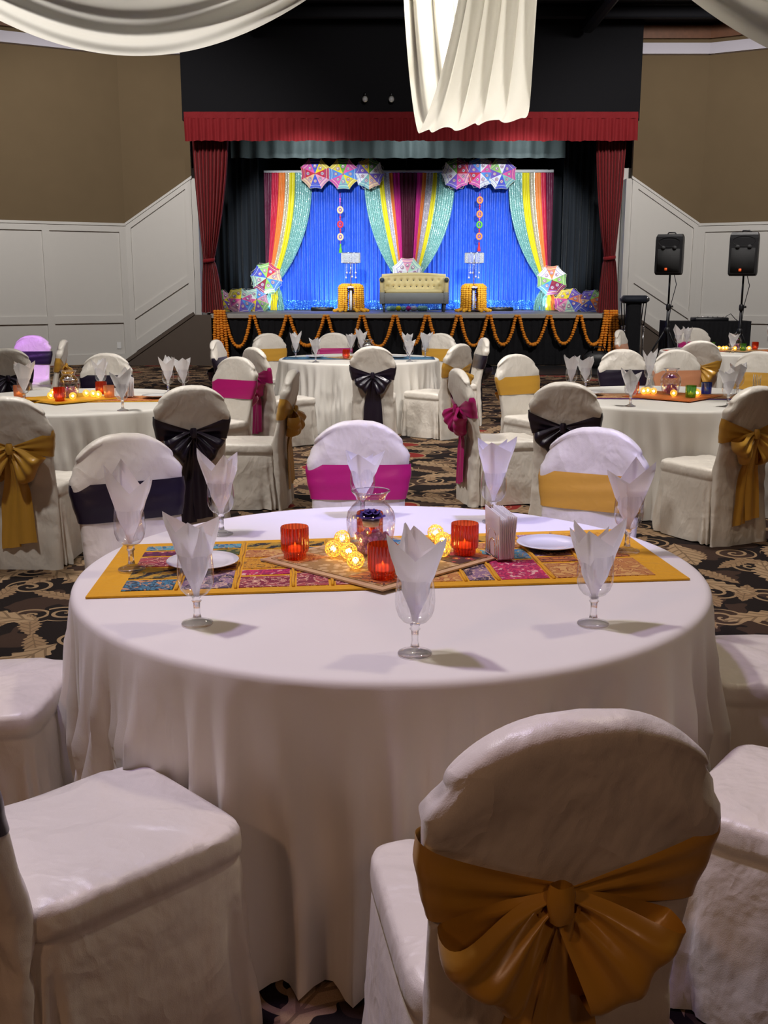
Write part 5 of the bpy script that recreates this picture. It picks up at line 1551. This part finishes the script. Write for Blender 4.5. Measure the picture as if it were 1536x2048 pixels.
# ------------------------------------------------------------------ loudspeakers on stands
def speaker_set(u, vtop, vbot, Y, nm):
    top, bot = at(u, vtop, Y), at(u, vbot, Y)
    H = top[2] - bot[2]; zb = bot[2]; x = bot[0]
    st = empty('speaker_stand', (x, Y, 0)); tag(st, 'black tripod stand under the %s loudspeaker' % nm, 'stand', 'speaker stands')
    MB().tube([(0, 0, 0.35), (0, 0, 1.25)], 0.021, 12).obj('lower_pole', MAT['black_metal'], st)
    MB().tube([(0, 0, 1.2), (0, 0, zb + 0.02)], 0.016, 12).obj('upper_pole', MAT['black_metal'], st)
    MB().lathe([(0.03, 1.18), (0.036, 1.20), (0.036, 1.26), (0.028, 1.28)], 14).obj('collar', MAT['black_plastic'], st)
    MB().tube([(0.03, 0, 1.23), (0.075, 0, 1.24)], [0.010, 0.018], 8).obj('knob', MAT['black_plastic'], st)
    MB().lathe([(0.03, 0.80), (0.045, 0.82), (0.045, 0.88), (0.03, 0.90)], 12).obj('hub', MAT['black_plastic'], st)
    for k in range(3):
        a = 2 * PI * k / 3 + 0.5
        l = MB(); l.tube([(0.03 * math.cos(a), 0.03 * math.sin(a), 0.86), (0.52 * math.cos(a), 0.52 * math.sin(a), 0.02)], 0.014, 8); lo = l.obj('leg', MAT['black_metal'], st)
        MB().ball((0.525 * math.cos(a), 0.525 * math.sin(a), 0.022), 0.022, 8, 5).obj('rubber_foot', MAT['black_plastic'], lo)
        MB().tube([(0.02 * math.cos(a), 0.02 * math.sin(a), 0.40), (0.29 * math.cos(a), 0.29 * math.sin(a), 0.40)], 0.009, 6).obj('brace', MAT['black_metal'], st)
    sp = empty('loudspeaker', (x, Y, zb), R(-27)); tag(sp, 'black loudspeaker with orange badge, %s of the pair' % nm, 'speaker', 'loudspeakers')
    # trapezoid cabinet: wide front, tapered rear
    hw = 0.215
    plan = [(-hw, -0.19), (hw, -0.19), (hw, -0.05), (hw * 0.62, 0.20), (-hw * 0.62, 0.20), (-hw, -0.05)]
    b = MB()
    rows = [(0.0, 0.90), (0.03, 0.985), (0.07, 1.0), (H - 0.09, 1.0), (H - 0.04, 0.975), (H, 0.88)]
    n = len(plan); vs = []; fs = []
    for z, s in rows: vs += [(px * s, py * s, z) for px, py in plan]
    for k in range(len(rows) - 1):
        for i in range(n):
            j = (i + 1) % n; fs.append((k * n + i, k * n + j, (k + 1) * n + j, (k + 1) * n + i))
    fs.append(tuple(range(n - 1, -1, -1))); fs.append(tuple((len(rows) - 1) * n + i for i in range(n)))
    b.add(vs, fs); cab = b.obj('cabinet', MAT['black_plastic'], sp, smooth=False)
    b = MB(); b.bbox((0, -0.193, H * 0.36), (0.36, 0.012, H * 0.56), 0.005); b.obj('woofer_grille', MAT['black_grille'], sp)
    b = MB(); b.grid(20, 5, lambda s, w: ((0.17 - 0.03 * w) * math.cos(2 * PI * s) * (1 if True else 1), -0.194 + 0.03 * w, H * 0.80 + (0.075 - 0.02 * w) * math.sin(2 * PI * s)), 0, True)
    b.obj('horn', MAT['black_grille'], sp)
    for s in (-1, 1): MB().tube([(s * 0.09, -0.199, H * 0.66), (s * 0.09, -0.203, H * 0.66)], 0.035, 14).obj('bass_port', MAT['black_grille'], sp)
    MB().bbox((-0.03, -0.203, 0.09), (0.04, 0.008, 0.04), 0.004).obj('badge', MAT['badge_orange'], sp)
    hd = MB(); hd.tube([(-0.07, -0.02, H - 0.005), (-0.05, -0.02, H + 0.028), (0.05, -0.02, H + 0.028), (0.07, -0.02, H - 0.005)], 0.012, 8); hd.obj('handle', MAT['black_plastic'], sp)
    cb = MB(); cb.tube([(0.1, 0.16, zb + 0.05), (0.14, 0.1, zb - 0.15), (0.06, 0.05, zb - 0.45), (0.03, 0.03, zb - 0.75), (0.05, 0.03, 0.7), (0.1, 0.06, 0.35), (0.14, 0.1, 0.01)], 0.006, 6)
    o = cb.obj('speaker_cable', MAT['black_metal'], None, loc=(x, Y, 0)); tag(o, 'thin black cable hanging from the %s loudspeaker' % nm, 'cable', 'speaker cables')
speaker_set(1340, 469, 550, 17.5, 'left')
speaker_set(1487, 465, 552, 17.0, 'right')

# ------------------------------------------------------------------ table with sound gear
xa, xb = at(1330, 645, 19.3)[0], at(1492, 645, 19.3)[0]
dt = empty('equipment_table', ((xa + xb) / 2, 19.3, 0)); tag(dt, 'table under a black floor length cloth between the loudspeakers', 'table')
W2 = (xb - xa) / 2; TH = 0.94
MB().bbox((0, 0.05, TH - 0.015), (2 * W2, 0.66, 0.03), 0.01).obj('table_top', MAT['black_cloth'], dt)
b = MB(); b.grid(120, 8, lambda u, v: ((W2 - 0.03 * v * (1 - abs(2 * u - 1))) * (2 * u - 1) * (1 - 0.02 * v), -0.285 - 0.03 * math.sin(u * 110) * v - 0.02 * wob(u * 20) * v, TH * (1 - v) + 0.01)); b.obj('front_cloth', MAT['black_cloth'], dt, fix=False)
for s in (-1, 1):
    b = MB(); b.grid(40, 8, lambda u, v: (s * (W2 + 0.012 * math.sin(u * 40) * v), -0.285 + 0.66 * u, TH * (1 - v) + 0.01)); b.obj('side_cloth', MAT['black_cloth'], dt, fix=False)
mx = empty('mixer', (dt.location.x + 0.05, 19.25, TH + 0.001)); tag(mx, 'black sound mixer lying on the black equipment table', 'mixer')
MB().bbox((0, 0, 0.035), (0.6, 0.34, 0.07), 0.012).obj('case', MAT['black_plastic'], mx)
for k in range(6): MB().tube([(-0.22 + 0.088 * k, -0.05, 0.07), (-0.22 + 0.088 * k, -0.05, 0.085)], 0.014, 8).obj('dial', MAT['chrome'], mx)
o = MB(); o.tube([(0.2, 0, 0), (0.26, 0.02, 0.09), (0.34, 0.03, 0.13), (0.42, 0.02, 0.04), (0.46, 0, 0.008)], 0.007, 6)
o = o.obj('mixer_cable', MAT['black_metal'], None, loc=(mx.location.x + 0.05, 19.25, TH + 0.002)); tag(o, 'looped black cable beside the mixer', 'cable')

# ------------------------------------------------------------------ covered rack by the stage corner, bag on the floor
xr = at(1268, 600, 20.6)[0]
rk = empty('covered_rack', (xr, 20.6, 0)); tag(rk, 'tall black draped rack with chrome posts at the right stage corner', 'rack')
for s in (-1, 1):
    for sy in (-1, 1): MB().tube([(s * 0.18, sy * 0.12, 0.0), (s * 0.18, sy * 0.12, 0.80)], 0.014, 10).obj('post', MAT['chrome'], rk)
    for sy in (-1, 1): MB().tube([(s * 0.18, sy * 0.12, 0.80), (s * 0.215, sy * 0.12, 1.25)], 0.011, 8).obj('strut', MAT['black_metal'], rk)
    for z in (0.72, 0.80): MB().ball((s * 0.18, -0.12, z), 0.022, 8, 5).obj('knuckle', MAT['chrome'], rk)
b = MB(); b.grid(60, 8, lambda u, v: (0.145 * math.copysign(abs(math.cos(2 * PI * u)) ** 0.5, math.cos(2 * PI * u)) * (1 + 0.03 * math.sin(u * 60) * v), 0.10 * math.copysign(abs(math.sin(2 * PI * u)) ** 0.5, math.sin(2 * PI * u)), 1.24 * (1 - v) + 0.01), 0, True); b.obj('cloth_cover', MAT['black_cloth'], rk, fix=False)
NAVY = fabric('navy_canvas', (0.010, 0.013, 0.022), 0.7, 0.3)
b = MB(); b.bbox((0.01, 0, 1.31), (0.52, 0.34, 0.15), 0.05); b.obj('padded_top', NAVY, rk)
MB().bbox((0.22, -0.175, 1.33), (0.035, 0.012, 0.05), 0.004).obj('buckle', MAT['chrome'], rk)
xg = at(1196, 690, 20.4)[0]
bg = empty('duffel_bag', (xg, 20.4, 0)); tag(bg, 'black bag slumped on the floor against the stage skirt', 'bag')
b = MB(); b.bbox((0, 0, 0.17), (0.55, 0.30, 0.34), 0.09)
b.v = [(x + 0.02 * wob(z * 20), y + 0.02 * wob(x * 15), max(0.0, z)) for x, y, z in b.v]; b.obj('bag_body', MAT['black_plastic'], bg)
MB().tube([(-0.12, -0.1, 0.32), (-0.08, -0.12, 0.42), (0.08, -0.12, 0.42), (0.12, -0.1, 0.32)], 0.014, 8).obj('strap', MAT['black_cloth'], bg)
